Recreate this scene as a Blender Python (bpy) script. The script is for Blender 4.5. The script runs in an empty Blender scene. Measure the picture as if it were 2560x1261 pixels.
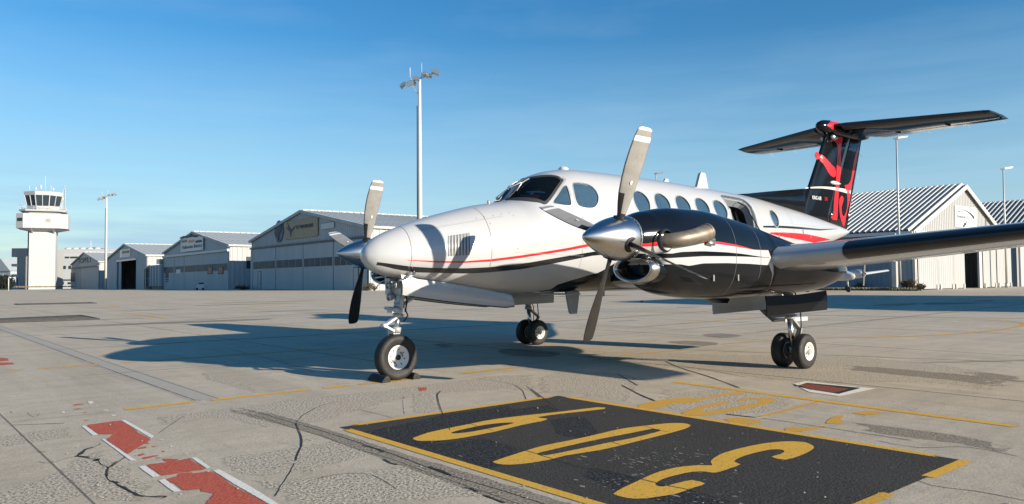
import bpy, bmesh, math, random
from mathutils import Vector, Matrix
random.seed(7)
C = bpy.context.scene.collection
S = bpy.context.scene
R = math.radians

# ------------------------------------------------------------------ camera
CP = Vector((4.92682, 7.97385, 1.20039))
FW = Vector((-0.64759416, -0.76110676, 0.03658283))
RT = Vector((-0.76177271, 0.64780117, -0.00748163))
UP = Vector((0.01800408, 0.03271286, 0.99930262))
F = 1904.1
cd = bpy.data.cameras.new('camera'); cam = bpy.data.objects.new('camera', cd); C.objects.link(cam)
M = Matrix.Identity(4)
for i, a in enumerate((RT, UP, -FW)):
    for j in range(3): M[j][i] = a[j]
M.translation = CP
cam.matrix_world = M
cd.sensor_width = 36; cd.lens = F/2560*36; cd.clip_start = 0.1; cd.clip_end = 12000
S.camera = cam

# ------------------------------------------------------------------ light
SUN = Vector((-0.95, 3.4, 1.0)).normalized()
w = bpy.data.worlds.new('World'); S.world = w; w.use_nodes = True
nt = w.node_tree; nt.nodes.clear()
def N(nt, t, **k):
    n = nt.nodes.new(t)
    for a, b in k.items():
        if a.startswith('_'): n.inputs[a[1:].replace('_', ' ')].default_value = b
        else: setattr(n, a, b)
    return n
sky = N(nt, 'ShaderNodeTexSky', sky_type='NISHITA', sun_disc=False, sun_elevation=math.asin(SUN.z),
        sun_rotation=math.atan2(SUN.x, SUN.y), altitude=200, air_density=1.15, dust_density=0.1, ozone_density=3.2)
bg = N(nt, 'ShaderNodeBackground'); bg.inputs['Strength'].default_value = 0.089
out = N(nt, 'ShaderNodeOutputWorld')
# thin high cirrus and a low bank of haze cloud, mixed into the sky colour by direction
tc = N(nt, 'ShaderNodeTexCoord'); sx = N(nt, 'ShaderNodeSeparateXYZ'); nt.links.new(tc.outputs['Generated'], sx.inputs[0])
mp = N(nt, 'ShaderNodeMapping'); mp.inputs['Scale'].default_value = (2.2, 2.2, 9); nt.links.new(tc.outputs['Generated'], mp.inputs[0])
n1 = N(nt, 'ShaderNodeTexNoise', _Scale=1.7, _Detail=7.0, _Roughness=0.55); nt.links.new(mp.outputs[0], n1.inputs['Vector'])
r1 = N(nt, 'ShaderNodeMapRange'); r1.inputs['From Min'].default_value = .50; r1.inputs['From Max'].default_value = .78; r1.inputs['To Max'].default_value = .05
nt.links.new(n1.outputs['Fac'], r1.inputs['Value'])
n2 = N(nt, 'ShaderNodeTexNoise', _Scale=3.1, _Detail=5.0); mp2 = N(nt, 'ShaderNodeMapping'); mp2.inputs['Scale'].default_value = (1.6, 1.6, 18)
nt.links.new(tc.outputs['Generated'], mp2.inputs[0]); nt.links.new(mp2.outputs[0], n2.inputs['Vector'])
r2 = N(nt, 'ShaderNodeMapRange'); r2.inputs['From Min'].default_value = .34; r2.inputs['From Max'].default_value = .62; r2.inputs['To Min'].default_value = .62; nt.links.new(n2.outputs['Fac'], r2.inputs['Value'])
lo = N(nt, 'ShaderNodeMapRange'); lo.inputs['From Min'].default_value = .30; lo.inputs['From Max'].default_value = .03; lo.inputs['To Max'].default_value = .96
nt.links.new(sx.outputs['Z'], lo.inputs['Value'])
m2 = N(nt, 'ShaderNodeMath', operation='MULTIPLY'); nt.links.new(r2.outputs[0], m2.inputs[0]); nt.links.new(lo.outputs[0], m2.inputs[1])
hs = N(nt, 'ShaderNodeHueSaturation'); hs.inputs['Saturation'].default_value = 1.33; hs.inputs['Hue'].default_value = .502; nt.links.new(sky.outputs[0], hs.inputs['Color'])
mxa = N(nt, 'ShaderNodeMix', data_type='RGBA'); nt.links.new(r1.outputs[0], mxa.inputs['Factor']); nt.links.new(hs.outputs[0], mxa.inputs['A']); mxa.inputs['B'].default_value = (7.0, 7.6, 8.2, 1)
mxb = N(nt, 'ShaderNodeMix', data_type='RGBA'); nt.links.new(m2.outputs[0], mxb.inputs['Factor']); nt.links.new(mxa.outputs['Result'], mxb.inputs['A']); mxb.inputs['B'].default_value = (2.6, 4.1, 5.4, 1)
nt.links.new(mxb.outputs['Result'], bg.inputs['Color']); nt.links.new(bg.outputs[0], out.inputs['Surface'])
sl = bpy.data.lights.new('sun', 'SUN'); sl.energy = 5.0; sl.angle = R(0.5); sl.color = (1, .90, .745)
so = bpy.data.objects.new('sun', sl); C.objects.link(so); so.rotation_euler = SUN.to_track_quat('Z', 'Y').to_euler(); so.location = (0, 40, 30)
S.view_settings.view_transform = 'Standard'; S.view_settings.look = 'None'; S.view_settings.gamma = 1
S.view_settings.use_curve_mapping = False; S.view_settings.exposure = 0.8

# ------------------------------------------------------------------ pixel rays (sighting lines used when surveying the scene)
def ray(px, py): return FW + RT*((px-1280)/F) + UP*((630.5-py)/F)
def on(px, py, ax=2, val=0.0):
    d = ray(px, py); return CP + d*((val-CP[ax])/d[ax])
def gp(px, py, z=0.0): return on(px, py, 2, z)
FH = Vector((FW.x, FW.y, 0)).normalized(); RH = Vector((RT.x, RT.y, 0)).normalized()
def LD(lat, dep, z=0.0): return Vector((CP.x, CP.y, 0)) + RH*lat + FH*dep + Vector((0, 0, z))
def zg(dep): return -0.0048*(dep-97) if dep > 97 else 0.0
def dirpx(px, dep): return LD((px-1280)/F*dep, dep, 0)

# ------------------------------------------------------------------ mesh helpers
def pchip(T, col):
    xs = [r[0] for r in T]; ys = [r[col] for r in T]
    if xs[0] > xs[-1]: xs = xs[::-1]; ys = ys[::-1]
    n = len(xs); h = [xs[i+1]-xs[i] for i in range(n-1)]; d = [(ys[i+1]-ys[i])/h[i] for i in range(n-1)]
    m = [0]*n
    for i in range(1, n-1):
        if d[i-1]*d[i] > 0:
            w1 = 2*h[i]+h[i-1]; w2 = h[i]+2*h[i-1]; m[i] = (w1+w2)/(w1/d[i-1]+w2/d[i])
    m[0] = d[0]; m[-1] = d[-1]
    def f(x):
        if x <= xs[0]: return ys[0]
        if x >= xs[-1]: return ys[-1]
        i = 0
        while x > xs[i+1]: i += 1
        t = (x-xs[i])/h[i]
        return ((2*t**3-3*t*t+1)*ys[i]+(t**3-2*t*t+t)*h[i]*m[i]+(-2*t**3+3*t*t)*ys[i+1]+(t**3-t*t)*h[i]*m[i+1])
    return f
def lerp(a, b, t): return a+(b-a)*t
def poly_at(P, x):
    """piecewise linear y(x) through list of (x, y), any order"""
    P = sorted(P)
    if x <= P[0][0]: return P[0][1]
    if x >= P[-1][0]: return P[-1][1]
    for a, b in zip(P, P[1:]):
        if a[0] <= x <= b[0]:
            return lerp(a[1], b[1], (x-a[0])/(b[0]-a[0]) if b[0] > a[0] else 0)
def smooth_poly(P, n=4, closed=False):
    """Catmull-Rom subdivision of a list of Vectors"""
    P = [Vector(p) for p in P]; L = len(P); o = []
    rng = range(L) if closed else range(L-1)
    for i in rng:
        p0 = P[(i-1) % L] if closed or i > 0 else P[i]; p1 = P[i]; p2 = P[(i+1) % L]
        p3 = P[(i+2) % L] if closed or i+2 < L else p2
        for k in range(n):
            t = k/n
            o.append(0.5*((2*p1)+(p2-p0)*t+(2*p0-5*p1+4*p2-p3)*t*t+(3*p1-p0-3*p2+p3)*t**3))
    if not closed: o.append(P[-1])
    return o

class MB:
    def __init__(s): s.v = []; s.f = []; s.m = []; s.sm = []
    def add(s, vs, fs, mi=0, smooth=False):
        b = len(s.v); s.v += [Vector(v) for v in vs]
        for f in fs: s.f.append([b+i for i in f]); s.m.append(mi); s.sm.append(smooth)
    def box(s, lo, hi, mi=0):
        x0, y0, z0 = lo; x1, y1, z1 = hi
        s.add([(x0,y0,z0),(x1,y0,z0),(x1,y1,z0),(x0,y1,z0),(x0,y0,z1),(x1,y0,z1),(x1,y1,z1),(x0,y1,z1)],
              [(0,3,2,1),(4,5,6,7),(0,1,5,4),(1,2,6,5),(2,3,7,6),(3,0,4,7)], mi)
    def obox(s, c, ax, ay, az, mi=0):
        c = Vector(c); ax = Vector(ax); ay = Vector(ay); az = Vector(az)
        vs = [c+ax*i+ay*j+az*k for k in (-1, 1) for j in (-1, 1) for i in (-1, 1)]
        s.add(vs, [(0,2,3,1),(4,5,7,6),(0,1,5,4),(1,3,7,5),(3,2,6,7),(2,0,4,6)], mi)
    def bar(s, a, b, wx, wy, up=(0, 0, 1)):
        a = Vector(a); b = Vector(b); d = (b-a); L = d.length; d.normalize()
        u = Vector(up)
        if abs(d.dot(u)) > .98: u = Vector((1, 0, 0))
        p = d.cross(u).normalized(); q = p.cross(d)
        s.obox((a+b)/2, p*wx/2, q*wy/2, d*L/2)
    def loft(s, rings, cap0=True, cap1=True, mi=0, smooth=True, closed=True, mats=None):
        n = len(rings[0]); b = len(s.v)
        for r in rings: s.v += [Vector(p) for p in r]
        m = n if closed else n-1
        for i in range(len(rings)-1):
            for j in range(m):
                k = (j+1) % n
                s.f.append([b+i*n+j, b+i*n+k, b+(i+1)*n+k, b+(i+1)*n+j]); s.m.append(mats[j] if mats else mi); s.sm.append(smooth)
        if cap0: s.f.append([b+j for j in range(n)][::-1]); s.m.append(mi); s.sm.append(False)
        if cap1: s.f.append([b+(len(rings)-1)*n+j for j in range(n)]); s.m.append(mi); s.sm.append(False)
    def tube(s, path, r, seg=10, caps=True, mi=0):
        P = [Vector(p) for p in path]; rings = []; prev = None
        for i, p in enumerate(P):
            d = (P[min(i+1, len(P)-1)]-P[max(i-1, 0)]).normalized()
            u = prev if prev is not None else (Vector((0, 0, 1)) if abs(d.z) < .9 else Vector((1, 0, 0)))
            a = d.cross(u).normalized(); u = a.cross(d).normalized(); prev = u
            rr = r[i] if isinstance(r, (list, tuple)) else r
            rings.append([p+(a*math.cos(t)+u*math.sin(t))*rr for t in [2*math.pi*k/seg for k in range(seg)]])
        s.loft(rings, caps, caps, mi)
    def lathe(s, o, ax, prof, seg=32, mi=0, cap=True):
        """prof: list of (distance along axis, radius)"""
        o = Vector(o); ax = Vector(ax).normalized(); u = Vector((0, 0, 1)) if abs(ax.z) < .9 else Vector((1, 0, 0))
        a = ax.cross(u).normalized(); u = a.cross(ax)
        s.loft([[o+ax*d+(a*math.cos(2*math.pi*k/seg)+u*math.sin(2*math.pi*k/seg))*max(r, 1e-4) for k in range(seg)] for d, r in prof], cap, cap, mi)
    def prism(s, P, off, mi=0, smooth=False):
        """polygon P (Vectors) extruded by vector off"""
        P = [Vector(p) for p in P]; off = Vector(off); n = len(P)
        s.add(P+[p+off for p in P], [list(range(n))[::-1], [n+i for i in range(n)]]+[(i, (i+1) % n, n+(i+1) % n, n+i) for i in range(n)], mi, smooth)
    def build(s, name, mat=None, parent=None, kind=None, label=None, weld=False, attr=None):
        me = bpy.data.meshes.new(name)
        o = bpy.data.objects.new(name, me)
        inv = Matrix.Identity(4)
        if parent is not None: inv = WM[parent.name].inverted()
        wl = getattr(s, 'local', False)
        me.from_pydata([(v if wl else inv @ v) for v in s.v], [], s.f); 
        for m_ in (mat if isinstance(mat, (list, tuple)) else [mat]):
            if m_: me.materials.append(m_)
        me.polygons.foreach_set('material_index', s.m); me.polygons.foreach_set('use_smooth', s.sm)
        if attr:
            a = me.attributes.new('edge', 'FLOAT', 'POINT'); a.data.foreach_set('value', attr)
        bm = bmesh.new(); bm.from_mesh(me)
        if weld: bmesh.ops.remove_doubles(bm, verts=bm.verts, dist=weld if weld is not True else 1e-5)
        if kind != 'flat': bmesh.ops.recalc_face_normals(bm, faces=bm.faces)
        bm.to_mesh(me); bm.free(); me.update()
        C.objects.link(o)
        if parent is not None: o.parent = parent; WM[o.name] = WM[parent.name].copy()
        else: WM[o.name] = Matrix.Identity(4)
        if kind and kind != 'flat': o['kind'] = kind
        if label: o['label'] = label
        return o
WM = {}
def thing(name, label, cat, loc=(0, 0, 0), rotz=0.0, group=None):
    o = bpy.data.objects.new(name, None); C.objects.link(o); o.location = loc; o.rotation_euler = (0, 0, rotz)
    o.empty_display_size = .3
    o['label'] = label; o['category'] = cat
    if group: o['group'] = group
    WM[o.name] = Matrix.Translation(loc) @ Matrix.Rotation(rotz, 4, 'Z')
    return o
def tag(o, label, cat, group=None):
    o['label'] = label; o['category'] = cat
    if group: o['group'] = group
    return o
def kids(o): return [c for c in bpy.data.objects if c.parent == o]
def dup_tree(o, parent=None):
    c = o.copy(); C.objects.link(c); c.parent = parent
    for ch in kids(o): dup_tree(ch, c)
    return c
def rebase(o, loc):
    """move origin of a top-level mesh object to loc without moving geometry"""
    o.data.transform(Matrix.Translation(-Vector(loc))); o.location = loc; WM[o.name] = Matrix.Translation(loc)

def text_mesh(txt, size, mat, parent, M4, name='lettering', depth=0.01, bold=False, squeeze=1.0, align='CENTER'):
    cu = bpy.data.curves.new('lettering', 'FONT'); cu.body = txt; cu.size = size; cu.extrude = depth/2; cu.align_x = align; cu.align_y = 'CENTER'
    if bold: cu.offset = size*0.018
    cu.resolution_u = 4
    t = bpy.data.objects.new('lettering_tmp', cu); C.objects.link(t)
    dg = bpy.context.evaluated_depsgraph_get(); me = bpy.data.meshes.new_from_object(t.evaluated_get(dg))
    C.objects.unlink(t); bpy.data.objects.remove(t)
    me.transform(Matrix.Scale(squeeze, 4, (1, 0, 0)))
    me.transform(WM[parent.name].inverted() @ M4 if parent else M4)
    me.materials.clear(); me.materials.append(mat)
    o = bpy.data.objects.new(name, me); C.objects.link(o); o.parent = parent; WM[o.name] = WM[parent.name].copy()
    return o

# ------------------------------------------------------------------ materials
def mat(name, col, rough=.5, metal=0.0, noise=.0, nscale=4.0, bump=0.0, bscale=30.0, coat=0.0, col2=None, spec=.5, stretch=(1, 1, 1), det=6.0):
    m = bpy.data.materials.new(name); m.use_nodes = True; t = m.node_tree; b = t.nodes['Principled BSDF']
    b.inputs['Base Color'].default_value = (*col, 1); b.inputs['Roughness'].default_value = rough; b.inputs['Metallic'].default_value = metal
    b.inputs['Coat Weight'].default_value = coat; b.inputs['Coat Roughness'].default_value = .04; b.inputs['Specular IOR Level'].default_value = spec
    co = N(t, 'ShaderNodeTexCoord'); mp = N(t, 'ShaderNodeMapping'); mp.inputs['Scale'].default_value = stretch; t.links.new(co.outputs['Object'], mp.inputs[0])
    if noise or col2:
        n = N(t, 'ShaderNodeTexNoise', _Scale=nscale, _Detail=det, _Roughness=.6); t.links.new(mp.outputs[0], n.inputs['Vector'])
        mr = N(t, 'ShaderNodeMapRange'); mr.inputs['From Min'].default_value = .32; mr.inputs['From Max'].default_value = .68; t.links.new(n.outputs['Fac'], mr.inputs['Value'])
        mx = N(t, 'ShaderNodeMix', data_type='RGBA'); t.links.new(mr.outputs[0], mx.inputs['Factor'])
        c2 = col2 or tuple(c*(1-noise) for c in col)
        mx.inputs['A'].default_value = (*c2, 1); mx.inputs['B'].default_value = (*col, 1)
        t.links.new(mx.outputs['Result'], b.inputs['Base Color'])
        mr2 = N(t, 'ShaderNodeMapRange'); mr2.inputs['To Min'].default_value = min(1, rough*1.25); mr2.inputs['To Max'].default_value = rough*.85
        t.links.new(n.outputs['Fac'], mr2.inputs['Value']); t.links.new(mr2.outputs[0], b.inputs['Roughness'])
    if bump:
        n = N(t, 'ShaderNodeTexNoise', _Scale=bscale, _Detail=4.0); t.links.new(mp.outputs[0], n.inputs['Vector'])
        bp = N(t, 'ShaderNodeBump'); bp.inputs['Strength'].default_value = bump; bp.inputs['Distance'].default_value = .02
        t.links.new(n.outputs['Fac'], bp.inputs['Height']); t.links.new(bp.outputs[0], b.inputs['Normal'])
    return m
WHITE = mat('white_paint', (.43, .435, .44), .22, noise=.05, nscale=2.2, bump=.012, bscale=3.5, coat=.5, stretch=(.5, 1, 1))
DARK = mat('navy_black_paint', (.006, .0075, .010), .13, noise=.25, nscale=3, bump=.010, bscale=3, coat=0.0, spec=.32)
RED = mat('red_paint', (.62, .012, .018), .3, noise=.08, nscale=5, coat=.3)
CHROME = mat('polished_metal', (.56, .56, .56), .25, metal=1, noise=.10, nscale=6, bump=.004, bscale=8)
ALU = mat('brushed_aluminium', (.50, .50, .49), .36, metal=.9, noise=.2, nscale=9)
BOOT = mat('rubber_boot', (.012, .012, .014), .35, noise=.3, nscale=6, bump=.03, bscale=20)
GREYP = mat('grey_primer_paint', (.30, .33, .35), .33, noise=.12, nscale=5, coat=.2)
SILVER = mat('silver_paint', (.40, .43, .45), .42, noise=.1, nscale=6)
BLADE = mat('grey_blade_paint', (.31, .295, .275), .38, noise=.2, nscale=9, coat=.15)
BLADEW = mat('blade_white_tip', (.74, .74, .72), .4, noise=.06, nscale=9)
BLADEK = mat('blade_black_back', (.022, .021, .020), .4, noise=.3, nscale=9)
EXH = mat('heat_stained_steel', (.27, .235, .19), .45, metal=.5, noise=.35, nscale=7, col2=(.15, .12, .09))
BLACK = mat('soft_black', (.006, .006, .007), .6)
GLASS = mat('tinted_window', (.045, .085, .125), .08, noise=.3, nscale=3, coat=1)
RUBBER = mat('tyre_rubber', (.018, .017, .016), .62, noise=.45, nscale=14, bump=.25, bscale=60)
RIM = mat('wheel_white', (.66, .65, .62), .42, noise=.12, nscale=12)
GEARM = mat('gear_grey_paint', (.42, .43, .42), .38, noise=.2, nscale=14, metal=.25)
SEAM = mat('seam_dark', (.10, .10, .10), .6)
BOLT = mat('bolt_grey', (.25, .25, .24), .4, metal=.6)
def windshield_mat():
    m = bpy.data.materials.new('windshield_glass'); m.use_nodes = True; t = m.node_tree; b = t.nodes['Principled BSDF']
    b.inputs['Base Color'].default_value = (.015, .025, .035, 1); b.inputs['Roughness'].default_value = .03
    tr = N(t, 'ShaderNodeBsdfTransparent'); tr.inputs[0].default_value = (.72, .80, .86, 1)
    mx = N(t, 'ShaderNodeMixShader'); fr = N(t, 'ShaderNodeFresnel'); fr.inputs[0].default_value = 1.4
    ad = N(t, 'ShaderNodeMath', operation='ADD'); ad.inputs[1].default_value = .15; t.links.new(fr.outputs[0], ad.inputs[0])
    t.links.new(ad.outputs[0], mx.inputs[0]); t.links.new(tr.outputs[0], mx.inputs[1]); t.links.new(b.outputs[0], mx.inputs[2])
    t.links.new(mx.outputs[0], t.nodes['Material Output'].inputs[0]); return m
WSH = windshield_mat()
# ------------------------------------------------------------------ ground
def link(t, a, b): t.links.new(a, b)
def ramp(t, src, lo, hi, a=0.0, b=1.0):
    n = N(t, 'ShaderNodeMapRange'); n.inputs['From Min'].default_value = lo; n.inputs['From Max'].default_value = hi
    n.inputs['To Min'].default_value = a; n.inputs['To Max'].default_value = b; link(t, src, n.inputs['Value']); return n.outputs[0]
def noise(t, vec, scale, det=4.0, rough=.55, dist=0.0):
    n = N(t, 'ShaderNodeTexNoise', _Scale=scale, _Detail=det, _Roughness=rough, _Distortion=dist); link(t, vec, n.inputs['Vector']); return n.outputs['Fac']
def mapped(t, co, sc, rot=0.0):
    m = N(t, 'ShaderNodeMapping'); m.inputs['Scale'].default_value = sc; m.inputs['Rotation'].default_value = (0, 0, rot); link(t, co, m.inputs[0]); return m.outputs[0]
def mixc(t, f, a, b):
    m = N(t, 'ShaderNodeMix', data_type='RGBA')
    for s, v in (('Factor', f), ('A', a), ('B', b)):
        if isinstance(v, (tuple, list)): m.inputs[s].default_value = (*v, 1)
        elif isinstance(v, float): m.inputs[s].default_value = v
        else: link(t, v, m.inputs[s])
    return m.outputs['Result']
def mth(t, op, a, b=0.0):
    m = N(t, 'ShaderNodeMath', operation=op)
    for i, v in enumerate((a, b)):
        if isinstance(v, float): m.inputs[i].default_value = v
        else: link(t, v, m.inputs[i])
    return m.outputs[0]
def concrete_mat():
    m = bpy.data.materials.new('concrete_apron'); m.use_nodes = True; t = m.node_tree; b = t.nodes['Principled BSDF']
    co = N(t, 'ShaderNodeTexCoord').outputs['Object']
    c = mixc(t, ramp(t, noise(t, co, .33, 6), .3, .7), (.51, .42, .305), (.61, .515, .385))
    c = mixc(t, ramp(t, noise(t, mapped(t, co, (.35, 3.2, 1), .35), 1.0, 6, .6), .42, .70, 0, .42), c, (.34, .295, .23))
    c = mixc(t, ramp(t, noise(t, mapped(t, co, (3.5, .25, 1), -.1), 1.0, 5, .6), .48, .72, 0, .45), c, (.64, .57, .455))
    c = mixc(t, ramp(t, noise(t, co, 55, 3, .7), .44, .64, 0, .50), c, (.25, .215, .17))
    c = mixc(t, ramp(t, noise(t, co, 130, 2, .7), .55, .72, 0, .50), c, (.70, .63, .52))
    c = mixc(t, ramp(t, noise(t, co, 1.7, 8, .7, .6), .60, .72, 0, .30), c, (.25, .225, .19))
    c = mixc(t, ramp(t, noise(t, co, 7, 8, .75), .50, .68, 0, .34), c, (.31, .26, .195))
    c = mixc(t, ramp(t, noise(t, mapped(t, co, (1.2, .12, 1), 0.0), 1.0, 7, .65), .52, .66, 0, .30), c, (.27, .23, .175))
    link(t, c, b.inputs['Base Color']); b.inputs['Roughness'].default_value = .9; b.inputs['Specular IOR Level'].default_value = .15
    bp = N(t, 'ShaderNodeBump'); bp.inputs['Strength'].default_value = .5; bp.inputs['Distance'].default_value = .010
    link(t, mth(t, 'ADD', noise(t, co, 75, 5, .75), mth(t, 'MULTIPLY', noise(t, co, 5, 3), 1.5)), bp.inputs['Height']); link(t, bp.outputs[0], b.inputs['Normal'])
    return m
def sheet_mat(name, c1, c2, sc=60., wear=.5, wsc=30., edge=.5, bump=.5, dots=None, contrast=(.42, .6), strength=1.0, dist=.012, patch=0.0):
    """worn sheet: alpha from the distance-to-edge attribute plus noise"""
    m = bpy.data.materials.new(name); m.use_nodes = True; t = m.node_tree; b = t.nodes['Principled BSDF']
    co = N(t, 'ShaderNodeTexCoord').outputs['Object']
    c = mixc(t, ramp(t, noise(t, co, sc, 4, .7), *contrast), c1, c2)
    if dots: c = mixc(t, ramp(t, noise(t, co, 42, 3, .6), .62, .66), c, dots)
    if patch: c = mixc(t, ramp(t, noise(t, co, 1.3, 5), .45, .65, 0, patch), c, tuple(min(1, x*1.9) for x in c1))
    link(t, c, b.inputs['Base Color']); b.inputs['Roughness'].default_value = .85; b.inputs['Specular IOR Level'].default_value = .2
    bp = N(t, 'ShaderNodeBump'); bp.inputs['Strength'].default_value = bump; bp.inputs['Distance'].default_value = dist
    link(t, noise(t, co, sc*.8, 4, .7), bp.inputs['Height']); link(t, bp.outputs[0], b.inputs['Normal'])
    at = N(t, 'ShaderNodeAttribute'); at.attribute_name = 'edge'
    e = mth(t, 'MULTIPLY', at.outputs['Fac'], 1.0)
    nz = mth(t, 'SUBTRACT', noise(t, co, wsc, 6, .75), .5)
    a = mth(t, 'ADD', e, mth(t, 'MULTIPLY', nz, edge))
    a = mth(t, 'SUBTRACT', a, .5)
    # wear holes inside
    hole = ramp(t, noise(t, co, wsc*1.7, 6, .8), wear, wear+.03, 0, 5.0)
    a = mth(t, 'SUBTRACT', a, hole)
    a = ramp(t, a, -.04, .06, 0, strength)
    tr = N(t, 'ShaderNodeBsdfTransparent'); mx = N(t, 'ShaderNodeMixShader'); link(t, a, mx.inputs[0]); link(t, tr.outputs[0], mx.inputs[1]); link(t, b.outputs[0], mx.inputs[2])
    link(t, mx.outputs[0], t.nodes['Material Output'].inputs[0])
    return m
CONC = concrete_mat()
YEL = sheet_mat('yellow_marking_paint', (.74, .42, .06), (.62, .34, .045), 90, .635, 40, .8, .3, dots=(.30, .20, .08))
YELW = sheet_mat('worn_yellow_paint', (.66, .36, .06), (.54, .30, .05), 90, .61, 34, .7, .3, dots=(.32, .24, .13))
REDM = sheet_mat('red_marking_paint', (.43, .070, .038), (.57, .15, .09), 70, .63, 22, 1.2, .5, dots=(.33, .07, .045))
REDP = sheet_mat('worn_red_cover_paint', (.34, .07, .04), (.12, .06, .045), 30, .60, 16, .9, .5, dots=(.05, .045, .04))
WHM = sheet_mat('white_marking_paint', (.74, .69, .60), (.82, .77, .68), 70, .62, 30, 1.1, .4)
BLK = sheet_mat('black_panel_paint', (.034, .031, .027), (.070, .062, .052), 65, .71, 22, .2, .8, dots=(.085, .08, .07), dist=.015, patch=.4)
BLKR = sheet_mat('black_coarse_paint', (.012, .015, .019), (.055, .055, .052), 48, .9, 22, .6, 1.0, dist=.03, contrast=(.46, .56))
AGG = sheet_mat('exposed_aggregate', (.10, .083, .06), (.78, .67, .52), 58, .95, 7, 1.3, 1.0, contrast=(.38, .56), dist=.012, strength=.8)
AGGD = sheet_mat('dark_tracked_aggregate', (.06, .052, .042), (.50, .43, .33), 58, .95, 5, 1.9, 1.0, contrast=(.40, .56), dist=.012, strength=.6)
SMO = sheet_mat('pale_mortar', (.50, .455, .38), (.56, .51, .43), 30, .95, 12, .8, .2, strength=.7)
CRK = sheet_mat('crack_filler', (.028, .028, .028), (.06, .055, .05), 60, .8, 26, .35, .4)
CRKW = sheet_mat('broken_crack_filler', (.028, .028, .028), (.06, .055, .05), 60, .60, 4, .5, .4, strength=.8)
STAIN = sheet_mat('oil_stain', (.10, .088, .07), (.16, .14, .11), 20, .95, 3, 1.4, .2, strength=.32)
TYRM = sheet_mat('tyre_mark', (.09, .08, .07), (.15, .13, .11), 20, .62, 5, 1.2, .2, strength=.22)
HAIR = sheet_mat('hairline_joint', (.13, .115, .095), (.2, .18, .15), 60, .64, 14, .4, .2, strength=.6)
HAIRW = sheet_mat('broken_joint', (.06, .055, .045), (.15, .13, .11), 60, .56, 6, .8, .2, strength=.8)
LIG = sheet_mat('pale_joint_line', (.62, .57, .48), (.55, .5, .42), 40, .56, 14, 1.1, .2, strength=.8)

g = MB()
rows = [(-300, 0), (97, 0), (420, zg(420)), (1000, -.5), (9000, -.5)]
for d, z in rows:
    for l in (-9000, -400, 0, 400, 9000): g.v.append(LD(l, d, z))
for i in range(4):
    for j in range(4): g.f.append([i*5+j, i*5+j+1, (i+1)*5+j+1, (i+1)*5+j]); g.m.append(0); g.sm.append(False)
ground = g.build('ground', CONC, None, kind='structure', label='pale weathered concrete apron with worn markings and cracks')

ZS = .38
def ribbon(name, A, B, z, m, parent=None, cols=(0, .1, .5, .9, 1), fade=(0, 1, 1, 1, 0), sub=3, label=None, ends=True):
    A = smooth_poly([Vector((p[0], p[1], 0)) for p in A], sub); B = smooth_poly([Vector((p[0], p[1], 0)) for p in B], sub)
    mb = MB(); at = []; n = len(A); c = len(cols)
    for i in range(n):
        for k in range(c):
            p = A[i].lerp(B[i], cols[k]); mb.v.append(Vector((p.x, p.y, z*ZS)))
            at.append(min(fade[k], 0.0 if ends and i in (0, n-1) else 1.0))
    for i in range(n-1):
        for k in range(c-1): mb.f.append([i*c+k, i*c+k+1, (i+1)*c+k+1, (i+1)*c+k]); mb.m.append(0); mb.sm.append(False)
    return mb.build(name, m, parent or ground, kind='flat', attr=at, label=label)
def line(name, P, wd, z, m, parent=None, jit=0.0, sub=3, fade=(0, 1, 1, 1, 0), label=None, cols=(0, .1, .5, .9, 1)):
    P = smooth_poly([Vector((p[0], p[1], 0)) for p in P], sub); A = []; B = []
    for i, p in enumerate(P):
        d = (P[min(i+1, len(P)-1)]-P[max(i-1, 0)]); nn = Vector((-d.y, d.x, 0)).normalized()
        j = Vector((random.uniform(-jit, jit), random.uniform(-jit, jit), 0)); ww = wd*random.uniform(.7, 1.2) if jit else wd
        A.append(p+nn*ww/2+j); B.append(p-nn*ww/2+j)
    return ribbon(name, A, B, z, m, parent, cols=cols, fade=fade, sub=1, label=label)
def shape(name, outs, z, m, parent=None, label=None, sub=2, inset=.015):
    """filled outline(s) (list of loops of world points); narrow faded rim"""
    bm = bmesh.new()
    z *= ZS
    for L in outs:
        L = smooth_poly([Vector((p[0], p[1], z)) for p in L], sub, True) if sub > 1 else [Vector((p[0], p[1], z)) for p in L]
        vs = [bm.verts.new(p) for p in L]
        for i in range(len(vs)): bm.edges.new((vs[i], vs[(i+1) % len(vs)]))
    bmesh.ops.triangle_fill(bm, use_beauty=True, edges=bm.edges)
    for f in bm.faces:
        if f.normal.z < 0: f.normal_flip()
    rim = set(v for v in bm.verts)
    bmesh.ops.inset_region(bm, faces=bm.faces, thickness=inset, use_boundary=True, use_even_offset=False)
    me = bpy.data.meshes.new(name)
    bm.verts.ensure_lookup_table()
    bv = {v.index for v in bm.verts if v.is_boundary}; bm.verts.index_update(); bv = {v.index for v in bm.verts if v.is_boundary}
    bm.to_mesh(me); n = len(bm.verts); bm.free()
    a = me.attributes.new('edge', 'FLOAT', 'POINT'); a.data.foreach_set('value', [0.25 if i in bv else 1.0 for i in range(n)])
    me.materials.append(m); o = bpy.data.objects.new(name, me); C.objects.link(o); o.parent = parent or ground; WM[o.name] = Matrix.Identity(4)
    if label: o['label'] = label
    return o
def zB(L): return [gp(840+x/3.657, 970+y/3.657) for x, y in L]
def zC(L): return [gp(1500+x/3.657, 940+y/3.657) for x, y in L]
def zR(L): return [gp(x/3.368, 980+y/3.368) for x, y in L]
def z1(L): return [gp(x/2, 720+y/2) for x, y in L]
def z2(L): return [gp(1280+x/2, 720+y/2) for x, y in L]
def G(L): return [gp(x, y) for x, y in L]

ZC = [0]
def zi(b=.0050):
    ZC[0] += 1; return b+.000005*ZC[0]
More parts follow.
